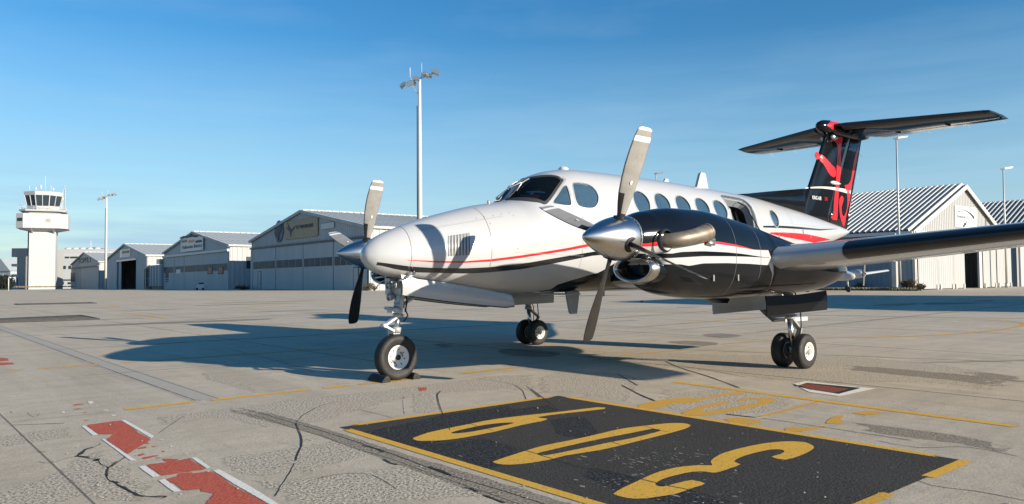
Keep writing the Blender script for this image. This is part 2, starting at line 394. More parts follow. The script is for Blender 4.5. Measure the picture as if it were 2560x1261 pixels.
# exposed-aggregate bands and patches
AG = [
 (G([(-60,1098),(0,1090),(120,1073),(205,1062)]), G([(-60,1130),(0,1120),(130,1103),(225,1088)]), AGG),
 (G([(330,1050),(450,1036),(570,1020),(700,1000),(830,985),(960,975),(1100,955),(1240,938),(1400,925)]),
  G([(395,1085),(455,1048),(560,1045),(660,1075),(800,1060),(980,1005),(1100,985),(1250,975),(1400,985)]), AGG),
 (G([(-80,1240),(0,1226),(100,1196),(190,1140),(250,1108)]), G([(-80,1330),(80,1290),(230,1235),(330,1195),(345,1165)]), AGG),
 (G([(250,1150),(330,1185),(420,1225)]), G([(120,1250),(260,1260),(440,1262)]), AGG),
 (G([(480,1150),(600,1135),(720,1118),(840,1098),(930,1095)]), G([(560,1195),(660,1195),(760,1185),(900,1150),(1010,1120)]), AGG),
 (G([(560,1195),(700,1200),(850,1180),(1000,1160),(1120,1170)]), G([(700,1275),(860,1270),(1020,1262),(1200,1250),(1330,1245)]), AGG),
 (G([(1010,985),(1055,982),(1110,985)]), G([(1010,1050),(1060,1040),(1115,1030)]), AGG),
 (G([(1290,960),(1400,925),(1560,930),(1640,945)]), G([(1300,1000),(1420,985),(1520,1005),(1600,1018)]), AGG),
 (G([(1360,872),(1600,880),(1800,885),(2060,885),(2320,905),(2620,945)]), G([(1400,905),(1600,915),(1800,935),(2030,968),(2300,960),(2620,992)]), AGG),
 (G([(1620,960),(1700,978),(1830,965),(1900,975),(2030,990)]), G([(1600,1015),(1740,1045),(1850,1045),(1900,1040),(2020,1010)]), AGG),
 (G([(2090,1052),(2200,1062),(2380,1085),(2620,1130)]), G([(2100,1070),(2230,1092),(2400,1112),(2620,1155)]), AGGD),
 (G([(460,925),(560,938),(690,975)]), G([(470,945),(560,962),(700,1003)]), AGG),
 (G([(2060,910),(2200,918),(2400,935),(2600,962)]), G([(2060,922),(2200,935),(2400,955),(2600,985)]), AGGD),
 (G([(2380,925),(2480,932),(2620,948)]), G([(2380,938),(2480,950),(2620,966)]), AGGD),
 ([(2.36, .55), (2.30, 1.4), (2.22, 2.2), (2.26, 3.5), (2.30, 4.6), (2.25, 6)], [(2.12, .55), (2.04, 1.4), (2.02, 2.2), (2.03, 3.5), (2.0, 4.6), (2.0, 6)], AGGD),
]
for i_, (A, B, m_) in enumerate(AG): ribbon('aggregate_patch', A, B, .0012+i_*.0002, m_, cols=(0, .16, .5, .84, 1), fade=(0, 1, 1, 1, 0), sub=1)
line('mortar_joint', [(2.02, -22), (2.12, -10), (2.2, -4.3), (2.23, .6)], .34, .0046, SMO)
for dx, m_, wd in ((-.10, HAIR, .016), (.11, HAIRW, .022)):
    line('joint_line', [(2.02+dx, -22), (2.12+dx, -10), (2.2+dx, -4.3), (2.23+dx, .6)], wd, zi(), m_, jit=.004)
for dx in (.08, 0): line('joint_line', [(2.2+dx, .6), (2.14+dx, 1.6), (2.12+dx, 3), (2.15+dx, 4.6), (2.12+dx, 6)], .014, zi(), CRKW if dx == 0 else HAIR, jit=.02)
# slab joints of the apron
for x in (-.95, -3.6, -8.4, -13.2, -18.0, -23, -28, -33, -38, -44, -50, -57, -64, -72, -80): line('slab_joint', [(x, -60), (x, -20), (x+.05, 2.1 if x > -2 else 12)], .03+.0016*abs(x)*1.0, zi(), HAIR)
for y in (-3.2, -7.9, -12.6, -17.3, -22, -27, -32, -37, -43, -50, -58, -66): line('slab_joint', [(3.6+abs(y)*.5, y), (-20, y), (-90, y)], .03+.0012*abs(y), zi(), HAIR)
for x, y0, y1 in ((3.95, -9, 7), (5.2, -9, 7)): line('slab_joint', [(x, y0), (x, y1)], .015, zi(), HAIR)
random.seed(5)
for k in range(26):
    x = random.uniform(-45, 0); y = random.uniform(-38, -4); a = random.uniform(.5, 3.5); b_ = a*random.uniform(.15, .5)
    shape('oil_stain' if k % 3 else 'repair_patch', [[(x+math.cos(t)*a*(1+.2*math.sin(3*t+k)), y+math.sin(t)*b_*(1+.2*math.cos(2*t+k))) for t in [i*.52 for i in range(12)]]] if k % 3 else [[(x, y), (x+a, y), (x+a, y+b_*2), (x, y+b_*2)]], zi(.0045), STAIN if k % 3 else SMO, sub=2 if k % 3 else 1, inset=.12 if k % 3 else .03)
for L in ([(1080,862),(1110,860),(1135,864),(1110,869)], [(1240,878),(1290,872),(1400,882),(1380,893),(1280,890)], [(1660,856),(1720,852),(1800,858),(1760,866)], [(1260,912),(1290,911),(1285,915)], [(1750,838),(1800,834),(1860,840),(1800,846)]):
    shape('oil_stain', [G(L)], zi(.0045), STAIN, sub=2, inset=.05)
for wd, a, b in ((.22, (-6.2, -1.2), (-60, -6)), (.22, (-6.2, -4.2), (-60, -10)), (.15, (3.5, -14), (-30, -30)), (.25, (2.5, -8), (-25, -9.5)), (.2, (-5.5, 3.0), (-18, 9))):
    line('tyre_mark', [a, ((a[0]+b[0])/2, (a[1]+b[1])/2+.8), b], wd, zi(.0045), TYRM)
for L, wd in (
 (zB([(965,25),(930,60),(933,110),(960,200),(1000,300),(1045,405)]), .016),
 (zB([(1765,0),(1900,100),(2055,218)]), .022),
 (zB([(1215,330),(1300,357),(1470,402)]), .012),
 (zB([(1270,450),(1500,510),(1740,580),(1980,655),(2280,740),(2560,790)]), .018),
 (zC([(400,460),(500,490),(660,525)]), .014), (zC([(100,605),(205,640)]), .014),
 (zC([(-60,845),(0,857),(360,945),(600,1005),(860,1060),(1250,1172)]), .02),
 (zC([(180,80),(350,165),(530,243)]), .03),
 (G([(1660,903),(1700,920),(1780,945),(1860,975)]), .03),
 (G([(1540,935),(1560,945),(1600,968)]), .025),
 (zR([(795,465),(720,490),(680,530),(650,545),(780,556)]), .030), (zR([(795,590),(815,570),(835,585)]), .04),
 (zR([(1000,580),(915,645),(900,690),(905,720)]), .014), (zR([(930,755),(970,765),(1010,772)]), .035),
 (zR([(980,780),(1080,830),(1160,875),(1230,887)]), .028), (zR([(1230,887),(1390,885),(1380,898),(1350,900)]), .020),
 (zR([(2495,270),(2500,290),(2545,420),(2500,540),(2490,590)]), .016), (zR([(300,510),(400,510)]), .014),
 (zB([(230,530),(330,550),(400,570),(440,600)]), .022), (zB([(430,655),(500,690),(575,712)]), .022), (zB([(850,720),(900,745),(960,760),(1070,810)]), .035),
 (zB([(1150,915),(1250,930),(1300,960)]), .022), (zB([(1350,985),(1450,1020),(1560,1064)]), .022),
 (zC([(1140,352),(1300,370),(1450,386)]), .035), (zC([(1450,386),(1700,420),(1950,460),(2100,480),(2560,550),(2900,600)]), .016),
): line('crack', L, wd*.75, zi(.0108), CRK, jit=wd*.15)
for L, wd in ((z1([(-200,215),(0,203),(400,187),(830,168),(1280,142),(1700,120)]), .07), (z2([(-400,108),(0,112),(1000,127),(1800,142),(2700,156)]), .14),
 (z2([(0,70),(1200,62),(2000,50)]), .12), (z1([(1500,90),(1900,100),(2560,112)]), .10), (z2([(600,300),(1400,330),(2700,380)]), .05),
 (zR([(80,160),(100,185)]), .01), (zR([(220,170),(290,215),(340,180)]), .008), (zR([(1330,355),(1420,290),(1560,195)]), .012),
 (z1([(0,690),(380,675)]), .03), (z2([(60,480),(150,560),(240,615)]), .018), (G([(1010,985),(1012,1045)]), .014), (G([(880,1020),(1000,1050)]), .012)):
    line('joint_line', L, wd, zi(), HAIR, jit=.004)
for L, wd in ((z2([(0,152),(700,182),(1500,216),(2700,285)]), .10), (z2([(1545,72),(2000,80),(2300,92)]), .35), (G([(1010,990),(1011,1040)]), .02), (z1([(1080,830),(1500,800),(1330,760)]), .02)):
    line('pale_joint', L, wd, zi(), LIG, jit=.004)

for L, wd in ((zR([(850,432),(795,465),(700,505),(650,545),(740,560),(815,575),(860,610),(915,645),(900,700),(910,735),(960,762),(1080,830),(1200,883),(1390,890)]), .009),
  (zR([(650,545),(560,560),(420,600),(300,590)]), .006), (zR([(915,645),(1010,575),(1060,540)]), .008), (zR([(2490,590),(2440,680),(2360,790),(2300,900)]), .008), (zR([(2495,270),(2560,200),(2700,120),(2860,80)]), .008),
  (G([(0,1060),(60,1052),(190,1040),(300,1030)]), .007), (G([(1320,1010),(1290,965),(1180,945),(1100,950)]), .008), (G([(1000,1230),(930,1190),(860,1185),(780,1200)]), .007),
  (G([(2180,1100),(2300,1120),(2420,1118),(2560,1145)]), .008), (G([(2240,1180),(2330,1215),(2450,1230),(2600,1260)]), .008), (G([(560,870),(700,905),(800,935)]), .010), (G([(1400,880),(1550,905),(1700,915),(1900,950)]), .012)):
    line('crack', [(p.x+random.uniform(-.01, .01), p.y+random.uniform(-.01, .01)) for p in L], wd, zi(.0052), CRKW if wd < .0075 else CRK, jit=wd*.4)
# yellow guide lines
def yl(P, wd=.10, m_=None, z=.0072): return line('yellow_line', P, wd, z, m_ or YEL, label=None)
for a, b in ((3.07, 2.34), (2.30, 1.05), (1.0, .62), (.60, -.45), (-.9, -2.0)): yl([(a, .06), ((a+b)/2, .045), (b, .03)], .115, YEL if a > .7 else YELW)
yl(G([(1540,892),(1600,884),(1735,874)]), .09, YELW); yl(G([(1800,862),(1870,856),(1945,851)]), .09, YELW)
yl(G([(2030,846),(2150,844),(2260,842),(2350,838),(2430,832),(2500,825),(2545,817),(2560,811),(2545,806),(2500,802),(2420,799)]), .12, YELW)
for L in ([(15,928),(65,924)], [(82,923),(170,918),(255,911)], [(295,908),(350,905)], [(350,905),(515,893),(890,868)]): yl(G(L), .10, YEL if L[0][0] < 300 else YELW)
yl(G([(298,782),(360,789),(418,798)]), .16, YELW); yl(G([(1480,773),(1600,777),(1800,781)]), .14, YELW); yl(G([(1690,810),(1800,802),(1910,792)]), .12, YELW)
yl(G([(228,771),(260,769),(300,766)]), .5, YELW); yl(G([(280,774),(330,773),(450,774)]), .12, YELW); yl(G([(600,770),(690,762),(710,761)]), .2, YELW)
yl([(-2.27, 2.32), (-2.25, 3.0), (-2.2, 4.0), (-2.14, 5.0), (-2.09, 6.05)], .115, YEL, .0076)

# stand number panel
px0, px1, py0, py1 = -.56, 1.93, 2.25, 6.07
panel = ribbon('number_panel', [(px0, py0), (px0, 3.5), (px0, 4.8), (px0, py1)], [(px1, py0), (px1, 3.5), (px1, 4.8), (px1, py1)], .0066, BLK,
   cols=(0, .02, .5, .98, 1), fade=(1, 1, 1, 1, 1), sub=1, ends=False, label='black painted stand number panel with yellow border')
for A, B in ((zB([(150,420),(600,330),(1000,240),(1300,205),(1600,160)]), zB([(600,560),(1000,500),(1250,440),(1600,330),(1700,240)])),
             (zB([(600,540),(1000,500),(1300,460),(1600,540),(1740,600)]), zB([(760,590),(1150,690),(1400,760),(1500,720),(1720,700)])),
             (zB([(1920,300),(2200,260),(2290,280)]), zB([(2000,420),(2200,470),(2440,420)])),
             (zC([(-90,840),(100,880),(360,945),(700,1030),(1250,1180)]), zC([(-200,920),(0,990),(250,1120),(550,1160),(900,1260)])),
             (zB([(1400,210),(1700,190),(1960,150)]), zB([(1500,260),(1800,240),(2070,210)]))):
    ribbon('coarse_black_patch', A, B, zi(.0068), BLKR, cols=(0, .08, .5, .92, 1))
bw = .085
for P in ([(px0, py0), (px0, 3.3), (px0, 4.7), (px0, py1)], [(px1, py0), (px1, 3.3), (px1, 4.7), (px1, py1)]): line('border_line', P, bw, .0090, YEL, fade=(.35, 1, 1, 1, .35))
line('border_line', [(px0-.04, py0), (.6, py0), (px1+.04, py0)], bw, .0094, YEL)
line('border_line', [(px0-.04, py1), (-.3, py1), (.1, py1)], bw, .0094, YEL); line('border_line', [(.55, py1), (.8, py1), (1.2, py1)], bw, .0094, YELW)
B9 = [(695,468),(720,455),(830,415),(1010,375),(1210,335),(1440,290),(1730,255),(2060,220),(2390,180),(2460,197),(2070,240),(1850,272),(1935,285),(1900,305),(1700,345),(1480,400),(1200,455),(1000,483),(840,490),(740,488)]
H9 = [(1060,418),(1100,400),(1300,355),(1450,332),(1580,322),(1620,325),(1560,342),(1420,370),(1250,402),(1120,418)]
shape('digit_nine', [zB(B9), zB(H9)], .0100, YEL, sub=2)
def CB(L): return [(x-2413.6, y+109.7) for x, y in L]
B0 = CB([(1430,685),(1450,670),(1600,620),(1740,575),(1900,530),(2200,470)])+[(0,530),(200,485),(400,460),(600,438),(750,435),(825,450),(830,465),(780,490),(640,530),(400,590),(200,640),(0,685)]+CB([(2100,625),(1990,655),(1800,690),(1620,708),(1500,705)])
H0 = CB([(1845,605),(1960,575),(2200,520)])+[(0,583),(200,545),(400,505),(480,490),(550,500),(500,520),(300,570),(130,603),(0,630)]+CB([(2150,575),(1920,620)])
shape('digit_zero', [zC(B0), zC(H0)], .0100, YEL, sub=2)
B3 = [(118,1080),(180,1040),(370,950),(520,885),(700,840),(900,820),(1020,822),(1003,795),(1030,760),(1120,710),(1300,660),(1500,620),(1700,602),(1860,608),(1930,630),(1965,655),(1940,685),(1850,730),(1700,773),(1560,745),(1640,720),(1680,695),(1650,680),(1560,680),(1400,715),(1280,755),(1235,790),(1290,815),(1200,850),(1120,878),(1040,893),(960,882),(840,885),(700,915),(580,950),(520,985),(520,1005),(570,1015),(700,985),(830,957),(970,990),(860,1030),(720,1080),(560,1110),(400,1130),(280,1128),(180,1110),(125,1090)]
shape('digit_three', [zC(B3)], .0100, YEL, sub=2)
# older, worn number beside the panel
for L in ([(350,270),(450,240),(600,215),(780,200),(900,205),(1000,190),(1150,160),(1290,145),(1300,165),(1150,180),(1000,210),(900,235),(800,252),(690,250),(650,262),(560,290),(450,305),(360,295)],
          [(750,335),(800,315),(880,290),(1000,260),(1120,238),(1200,245),(1150,260),(1000,290),(940,310),(960,325),(1100,310),(1300,275),(1440,245),(1450,225),(1380,220),(1260,240),(1250,225),(1350,205),(1550,205),(1610,215),(1590,240),(1450,280),(1250,325),(1000,360),(860,365),(760,355)],
          [(1130,400),(1250,380),(1490,415),(1400,445),(1250,435)], [(1690,485),(1760,465),(1850,478),(2060,460),(2060,470),(1850,515),(1700,505)],
          [(2060,430),(2120,380),(2230,360),(2200,400),(2230,440),(2090,440)], [(2300,340),(2450,320),(2560,330),(2560,350),(2440,360)]):
    shape('worn_number', [zC(L)], .0062 if L[0][0] < 1600 else .0060, YELW, sub=2, inset=.01)
line('yellow_line', zC([(1430,378),(1600,345),(1750,305),(1900,265),(2000,240)]), .05, .0072, YELW)
# red and white strip
for L in ([(725,290),(800,270),(1000,245),(1060,255),(1180,350),(1275,400),(1210,445),(1130,495),(1075,527),(1000,480),(890,405),(950,360),(830,360)],
          [(1225,620),(1310,605),(1500,580),(1590,560),(1640,590),(1740,650),(1640,670),(1500,690),(1360,710),(1300,670)],
          [(1395,735),(1780,670),(1960,785),(2270,947),(2500,1090),(1740,1090),(1720,947),(1790,862),(1680,845),(1680,822),(1540,835),(1470,780)],
          [(1510,690),(1620,680),(1600,700),(1500,715)], [(1160,475),(1230,462),(1230,475),(1170,482)], [(1205,555),(1320,535),(1330,542),(1215,570)],
          [(1370,565),(1500,570),(1480,585),(1400,590)], [(1165,530),(1215,520),(1210,535),(1170,543)], [(1275,460),(1318,458),(1300,466)], [(1360,500),(1392,500),(1375,510)],
          [(1210,430),(1270,435),(1220,442)], [(620,108),(700,102),(690,108),(630,116)], [(620,145),(690,142),(650,150)], [(705,240),(765,238),(720,244)], [(700,172),(745,172),(710,177)], [(1310,555),(1360,557),(1330,562)]):
    shape('red_marking', [zR(L)], zi(.0060), REDM, sub=2, inset=.018 if len(L) > 9 else .004)
for k_, L in enumerate(([(680,290),(720,285),(835,365),(780,372)], [(850,400),(885,400),(1150,580),(1095,585)], [(1015,240),(1060,240),(1305,375),(1275,395)], [(1160,635),(1225,622),(1355,712),(1285,725)],
          [(1325,750),(1390,735),(1530,840),(1460,850)], [(1605,560),(1655,553),(1780,640),(1740,650)], [(1785,665),(1850,655),(2100,790),(2350,945),(2470,1030),(2380,1030),(2250,945),(1960,780)],
          [(735,85),(780,82),(790,95),(755,106)], [(512,168),(540,166),(552,178),(530,182)], [(930,195),(975,195),(980,204),(945,206)], [(865,155),(912,153),(914,160),(870,160)], [(795,120),(828,119),(826,124)],
          [(1320,405),(1378,404),(1376,410)], [(1425,458),(1455,455),(1445,470)], [(1535,520),(1583,520),(1580,527)], [(1500,865),(1535,862),(1530,873)])):
    shape('white_marking', [zR(L)], zi(.0085), WHM, sub=1, inset=.014 if k_ < 7 else .004)
for L in ([(0,895),(20,897),(22,902),(0,904)], [(0,907),(30,907),(38,911),(0,914)], [(1045,970),(1065,969),(1068,976),(1050,979)], [(1600,752),(1607,751),(1608,756),(1601,757)]):
    shape('red_marking', [G(L)], zi(.006), REDM, sub=1, inset=.004)
# hydrant pit, painted red with a white surround
shape('white_marking', [zC([(1760,75),(1880,50),(2400,108),(2520,118),(2190,190),(1910,150)]), zC([(1790,98),(1890,66),(2385,113),(2180,168),(1950,135)])], .0092, WHM, sub=1, inset=.01)
shape('black_pit_surround', [zC([(1787,98),(1890,67),(2388,113),(2185,166)])], .0070, BLKR, sub=1, inset=.01)
shape('red_pit_cover', [zC([(1795,100),(1890,72),(2280,122),(2140,158)])], .0085, REDP, sub=1, inset=.01)
# drain grates
STEEL = mat('weathered_steel', (.035, .032, .028), .5, metal=.6, noise=.4, nscale=5)
def grate(a, b, c, d, label, nb):
    P = [Vector((p.x, p.y, 0)) for p in (gp(*a), gp(*b), gp(*c), gp(*d))]
    o = thing('drain_grate', label, 'drain grate', P[0])
    m_ = MB(); m_.add([p+Vector((0, 0, .006)) for p in P], [(0, 1, 2, 3)]); m_.build('grate_tray', BLACK, o)
    for i in range(nb):
        t = (i+.5)/nb; q = MB(); A = P[0].lerp(P[3], t); B = P[1].lerp(P[2], t); q.bar(A+Vector((0,0,.02)), B+Vector((0,0,.02)), .10, .02); q.build('grate_bar', STEEL, o)
    for A, B in ((P[0], P[1]), (P[1], P[2]), (P[2], P[3]), (P[3], P[0])):
        q = MB(); q.bar(A+Vector((0,0,.022)), B+Vector((0,0,.022)), .1, .03); q.build('grate_frame', STEEL, o)
grate((-30, 800), (200, 790), (246, 799), (-30, 809), 'long rusty drain grate set in the apron at the left, nearer of the two', 9)
grate((38, 761), (222, 757), (240, 759), (45, 763), 'thin dark drain grate set in the apron at the left, farther of the two', 4)

SCF = mat('pale_scuff', (.34, .31, .26), .9, noise=.4, nscale=30)
m_ = MB(); rs = random.Random(3)
for k in range(260):
    cx_, cy_ = (rs.gauss(.95, .22), rs.gauss(4.75, .28)) if k < 150 else ((rs.gauss(1.5, .12), rs.uniform(4.8, 6)) if k < 230 else (rs.uniform(-.45, 1.85), rs.uniform(2.4, 6.0)))
    a = rs.uniform(.002, .007)*(2 if k % 9 == 0 else 1); b_ = a*rs.uniform(1, 4); t = rs.uniform(0, .5); P_ = []
    for i in range(6):
        q = i*1.047; r_ = rs.uniform(.5, 1.2); P_.append((cx_+a*r_*math.cos(q), cy_+b_*r_*math.sin(q), .0092*ZS))
    if -.5 < cx_ < 1.87 and 2.3 < cy_ < 6.03: m_.add(P_, [tuple(range(6))])
m_.build('paint_scuffs', SCF, ground, kind='stuff')
m_ = MB()
for k in range(900):
    x, y = rs.uniform(-6, 4), rs.uniform(-6, 7.2); a = rs.uniform(.003, .009)
    m_.add([(x+a*math.cos(q)*rs.uniform(.6, 1.2), y+a*math.sin(q)*rs.uniform(.6, 1.2), .004) for q in (0, 1.3, 2.5, 3.8, 5.0)]+[(x, y, .004+a*.9)], [(0, 1, 5), (1, 2, 5), (2, 3, 5), (3, 4, 5), (4, 0, 5)])
m_.build('loose_grit', SCF, ground, kind='stuff')
# ------------------------------------------------------------------ far ground, hills
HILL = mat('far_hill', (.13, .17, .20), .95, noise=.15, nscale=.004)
def hill(pts, dep, label):
    m_ = MB(); n = len(pts); top = [dirpx(x, dep) for x, y in pts]
    for (x, y), p in zip(pts, top):
        z = CP.z+((700.2+ (x-1280)*-.0075)-y)*dep/F
        m_.v += [Vector((p.x, p.y, -6)), Vector((p.x, p.y, z)), Vector((p.x+FH.x*900, p.y+FH.y*900, z*.7)), Vector((p.x+FH.x*1800, p.y+FH.y*1800, -6))]
    for i in range(n-1):
        for k in range(3): m_.f.append([i*4+k, (i+1)*4+k, (i+1)*4+k+1, i*4+k+1]); m_.m.append(0); m_.sm.append(True)
    return m_.build('hill', HILL, None, kind='structure', label=label)
def rough(a, b, ys, n=14):
    o = []
    for i in range(n+1):
        t = i/n; o.append((lerp(a, b, t), poly_at([(a+(b-a)*j/(len(ys)-1), y) for j, y in enumerate(ys)], lerp(a, b, t))+random.uniform(-1, 1)))
    return o
hill(rough(-400, 160, [630, 640, 634, 642, 668, 700]), 2600, 'low blue hill on the skyline at the left edge')
hill(rough(140, 340, [690, 640, 622, 618, 626, 660, 690]), 3100, 'low blue hill on the skyline behind the small hangars')
hill(rough(-200, 3000, [690, 697, 694, 696, 692, 690, 688]), 3600, 'flat far skyline beyond the airfield')

# ------------------------------------------------------------------ buildings
CORR = mat('hangar_white_sheet', (.37, .37, .365), .55, noise=.1, nscale=1.2, stretch=(1, 1, .25))
CORG = mat('hangar_grey_sheet', (.33, .37, .39), .6, noise=.12, nscale=.8, stretch=(1, 1, .2))
DOORG = mat('hangar_door_sheet', (.32, .365, .385), .6, noise=.10, nscale=.6, stretch=(1, 1, .25))
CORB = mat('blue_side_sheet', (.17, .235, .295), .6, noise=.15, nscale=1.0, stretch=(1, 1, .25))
ROOFG = mat('roof_sheet_grey', (.50, .50, .47), .5, noise=.25, nscale=.9)
ROOFW = mat('roof_rib_pale', (.62, .61, .57), .5, noise=.1, nscale=2)
ROOFD = mat('roof_trough_shade', (.05, .053, .057), .6, noise=.3, nscale=1.2)  # shadow of the ribs painted into the trough colour
FASC = mat('fascia_white', (.52, .52, .515), .5, noise=.06, nscale=2)
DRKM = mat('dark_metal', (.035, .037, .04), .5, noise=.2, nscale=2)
WIND = mat('window_glass_dark', (.028, .045, .06), .45, noise=.3, nscale=.5, spec=.2)
RENDER = mat('render_white', (.43, .435, .44), .8, noise=.06, nscale=.4)
RENDG = mat('render_grey', (.30, .30, .29), .85, noise=.1, nscale=.4)
SIGNW = mat('sign_white', (.66, .66, .63), .6, noise=.05, nscale=2)
SIGNY = mat('sign_faded_ochre', (.34, .27, .16), .7, noise=.15, nscale=1.5, col2=(.29, .25, .18))
INK = mat('sign_ink', (.03, .035, .045), .6)
ORNG = mat('sign_orange', (.55, .26, .08), .6); BRWN = mat('sign_brown', (.32, .14, .08), .6); BLUI = mat('sign_blue_grey', (.09, .12, .16), .6)
GLV = mat('galvanised_steel', (.50, .49, .46), .45, metal=.3, noise=.15, nscale=1.5)
POLEW = mat('concrete_pole', (.52, .50, .46), .7, noise=.1, nscale=1.0)
class Front:
    """facade plane through ground points A (left) and B (right); local x along it, y back, z up"""
    def __init__(s, A, B, z0, name, label, cat='hangar', group=None):
        s.A = Vector((A.x, A.y, z0)); s.B = Vector((B.x, B.y, z0)); s.W = (s.B-s.A).length; s.u = (s.B-s.A).normalized(); s.b = Vector((-s.u.y, s.u.x, 0)); s.z0 = z0
        if s.b.dot(FH) < 0: s.b = -s.b
        s.root = thing(name, label, cat, s.A, math.atan2(s.u.y, s.u.x), group); s.M = WM[s.root.name]
    def hit(s, px, py, off=0.0):
        d = ray(px, py); t = ((s.A+s.b*off-CP).dot(s.b))/d.dot(s.b); P = CP+d*t
        return (P-s.A).dot(s.u), P.z-s.z0
    def X(s, px): return s.hit(px, 700)[0]
    def mb(s): m_ = MB(); m_.local = True; return m_
    def put(s, m_, name, mt, label=None, parent=None, kind=None):
        return m_.build(name, mt, parent or s.root, kind, label)
    def box(s, lo, hi, name, mt, label=None, parent=None):
        m_ = s.mb(); m_.box(lo, hi); return s.put(m_, name, mt, label, parent)
def ribwall(m_, O, d, nrm, L, pitch, dep, zb, zt, mi=0):
    """vertical trapezoidal cladding from point O along d; zb, zt functions of distance"""
    O = Vector(O); d = Vector(d); nrm = Vector(nrm); s = 0.0; pts = []
    k = max(1, round(L/pitch)); p = L/k
    for i in range(k):
        for fx, y in ((0, 0), (.42, 0), (.52, dep), (.90, dep)): pts.append((i*p+fx*p, y))
    pts.append((L, 0))
    vs = []
    for a, y in pts:
        q = O+d*a+nrm*y; vs += [Vector((q.x, q.y, zb(a))), Vector((q.x, q.y, zt(a)))]
    m_.add(vs, [(2*i, 2*i+2, 2*i+3, 2*i+1) for i in range(len(pts)-1)], mi)
def gable_hangar(fr, ze, za, fa, L, wallm, frontm, pitch=.6, over=.35, sheet=1.0, ribh=.05, ribw=.12, roofm=None, ribm=None, gz=0.0, side_top=None):
    W = fr.W; xa = W*fa; roofm = roofm or ROOFG; ribm = ribm or ROOFG
    zt = lambda x: lerp(ze, za, x/xa) if x < xa else lerp(za, ze, (x-xa)/(W-xa))
    # side and back walls
    for nm, O, d, n_, LL in (('side_wall', (W, 0, 0), (0, 1, 0), (1, 0, 0), L), ('side_wall', (0, 0, 0), (0, 1, 0), (-1, 0, 0), L)):
        m_ = fr.mb(); ribwall(m_, O, d, n_, LL, .9, .06, lambda a: gz, lambda a: ze); fr.put(m_, nm, wallm)
    m_ = fr.mb(); ribwall(m_, (0, L, 0), (1, 0, 0), (0, 1, 0), W, .9, .06, lambda a: gz, zt); fr.put(m_, 'back_wall', wallm)
    # roof: individual sheets, shared meshes
    for side in (0, 1):
        x0, z0_, x1, z1_ = (0, ze, xa, za) if side == 0 else (W, ze, xa, za)
        dx, dz = x1-x0, z1_-z0_; l = math.hypot(dx, dz); ux, uz = dx/l, dz/l; e0 = -over
        n_ = Vector((-uz if side == 0 else uz, 0, abs(ux)))
        P = lambda t, y, h: Vector((x0+ux*t, y, z0_+uz*t))+n_*h
        k = int(round((L+2*.3)/sheet)); sh = (L+.6)/k; first = None
        for i in range(k):
            if first is None:
                m_ = fr.mb(); y = 0
                q = [(0, .03), (sh-ribw*1.6, .03), (sh-ribw*1.3, .03+ribh), (sh-ribw*.3, .03+ribh), (sh, .03)]
                m_.add([P(t, yy, h) for yy, h in q for t in (e0, l)], [(2*j, 2*j+1, 2*j+3, 2*j+2) for j in range(4)], 0)
                for j in (1, 2, 3): m_.m[j] = 1
                m_.add([P(t, yy, h) for yy, h in ((0, 0.0), (sh, 0.0)) for t in (e0, l)], [(0, 1, 3, 2)], 0)
                o = fr.put(m_, 'roof_sheet', [roofm, ribm]); o.location = (0, -.3, 0); first = o
            else:
                o = bpy.data.objects.new('roof_sheet', first.data); C.objects.link(o); o.parent = fr.root; o.location = (0, -.3+i*sh, 0)
        m_ = fr.mb(); a0 = P(e0, -.36, -.14); a1 = P(l, -.36, -.14)
        m_.bar(a0, a1, .10, .42, (0, 0, 1)); fr.put(m_, 'barge_board', FASC if frontm is CORR else CORG)
        m_ = fr.mb(); xx = -over-.02 if side == 0 else W+over+.02; zz = ze-over*(za-ze)/max(xa, .1)
        m_.box((xx-.12, -.3, zz-.22), (xx+.12, L+.3, zz+.06)); fr.put(m_, 'gutter', FASC)
    m_ = fr.mb()
    for i in range(int(L/1.2)): m_.add([(xa-.35, i*1.2, za-.02), (xa, i*1.2, za+.22), (xa+.35, i*1.2, za-.02), (xa-.35, i*1.2+1.1, za-.02), (xa, i*1.2+1.1, za+.22), (xa+.35, i*1.2+1.1, za-.02)], [(0, 1, 4, 3), (1, 2, 5, 4), (0, 2, 1), (3, 4, 5)])
    o = fr.put(m_, 'ridge_cap', ROOFW)
    return zt
E1, E2 = Vector((-.272, .34)), None
def rowp(t): return LD(-18.1-26.4*t, 97+33*t)
HG = 'gabled hangars in the row at the left'

# ---- large hangar with four sliding doors
f1 = Front(rowp(1), rowp(0), -.1, 'hangar', 'largest shaded grey hangar with four tall sliding doors, beside the aircraft nose', group=HG)
zt1 = gable_hangar(f1, 8.3, 11.9, .5, 44, CORR, CORG, sheet=1.1, ribh=.06)
W = f1.W
zr = lambda px, py: f1.hit(px, py)[1]
z_rail = 6.9
m_ = f1.mb(); ribwall(m_, (0, 0, 0), (1, 0, 0), (0, -1, 0), W, .62, .05, lambda a: z_rail, zt1); f1.put(m_, 'gable_wall', CORG)
f1.box((-.1, -.30, z_rail-.12), (W*.995, -.06, z_rail+.16), 'door_rail', DRKM)
f1.box((-.05, -.12, 0), (.9, .1, z_rail-.15), 'corner_post', CORG)
f1.box((W-.35, -.12, 0), (W, .1, z_rail-.15), 'corner_post', CORG)
xs = [f1.X(634)]+[f1.X(p) for p in (691.5, 760, 836)]+[W-.35]
wb, wt = 3.45, 4.65
for i in range(4):
    a, b = xs[i]+.12, xs[i+1]-.12
    d = f1.box((a, -.16, .05), (b, .02, z_rail-.14), 'sliding_door', DOORG)
    n = 4 if i < 2 else 5
    for j in range(n):
        u0 = lerp(a+.15, b-.15, j/n)+.08; u1 = lerp(a+.15, b-.15, (j+1)/n)-.08
        f1.box((u0, -.185, wb), (u1, -.163, wt), 'window_pane', WIND, parent=d)
    f1.box((b+.02, -.14, 0), (b+.22, .0, z_rail-.14), 'door_gap', DRKM)
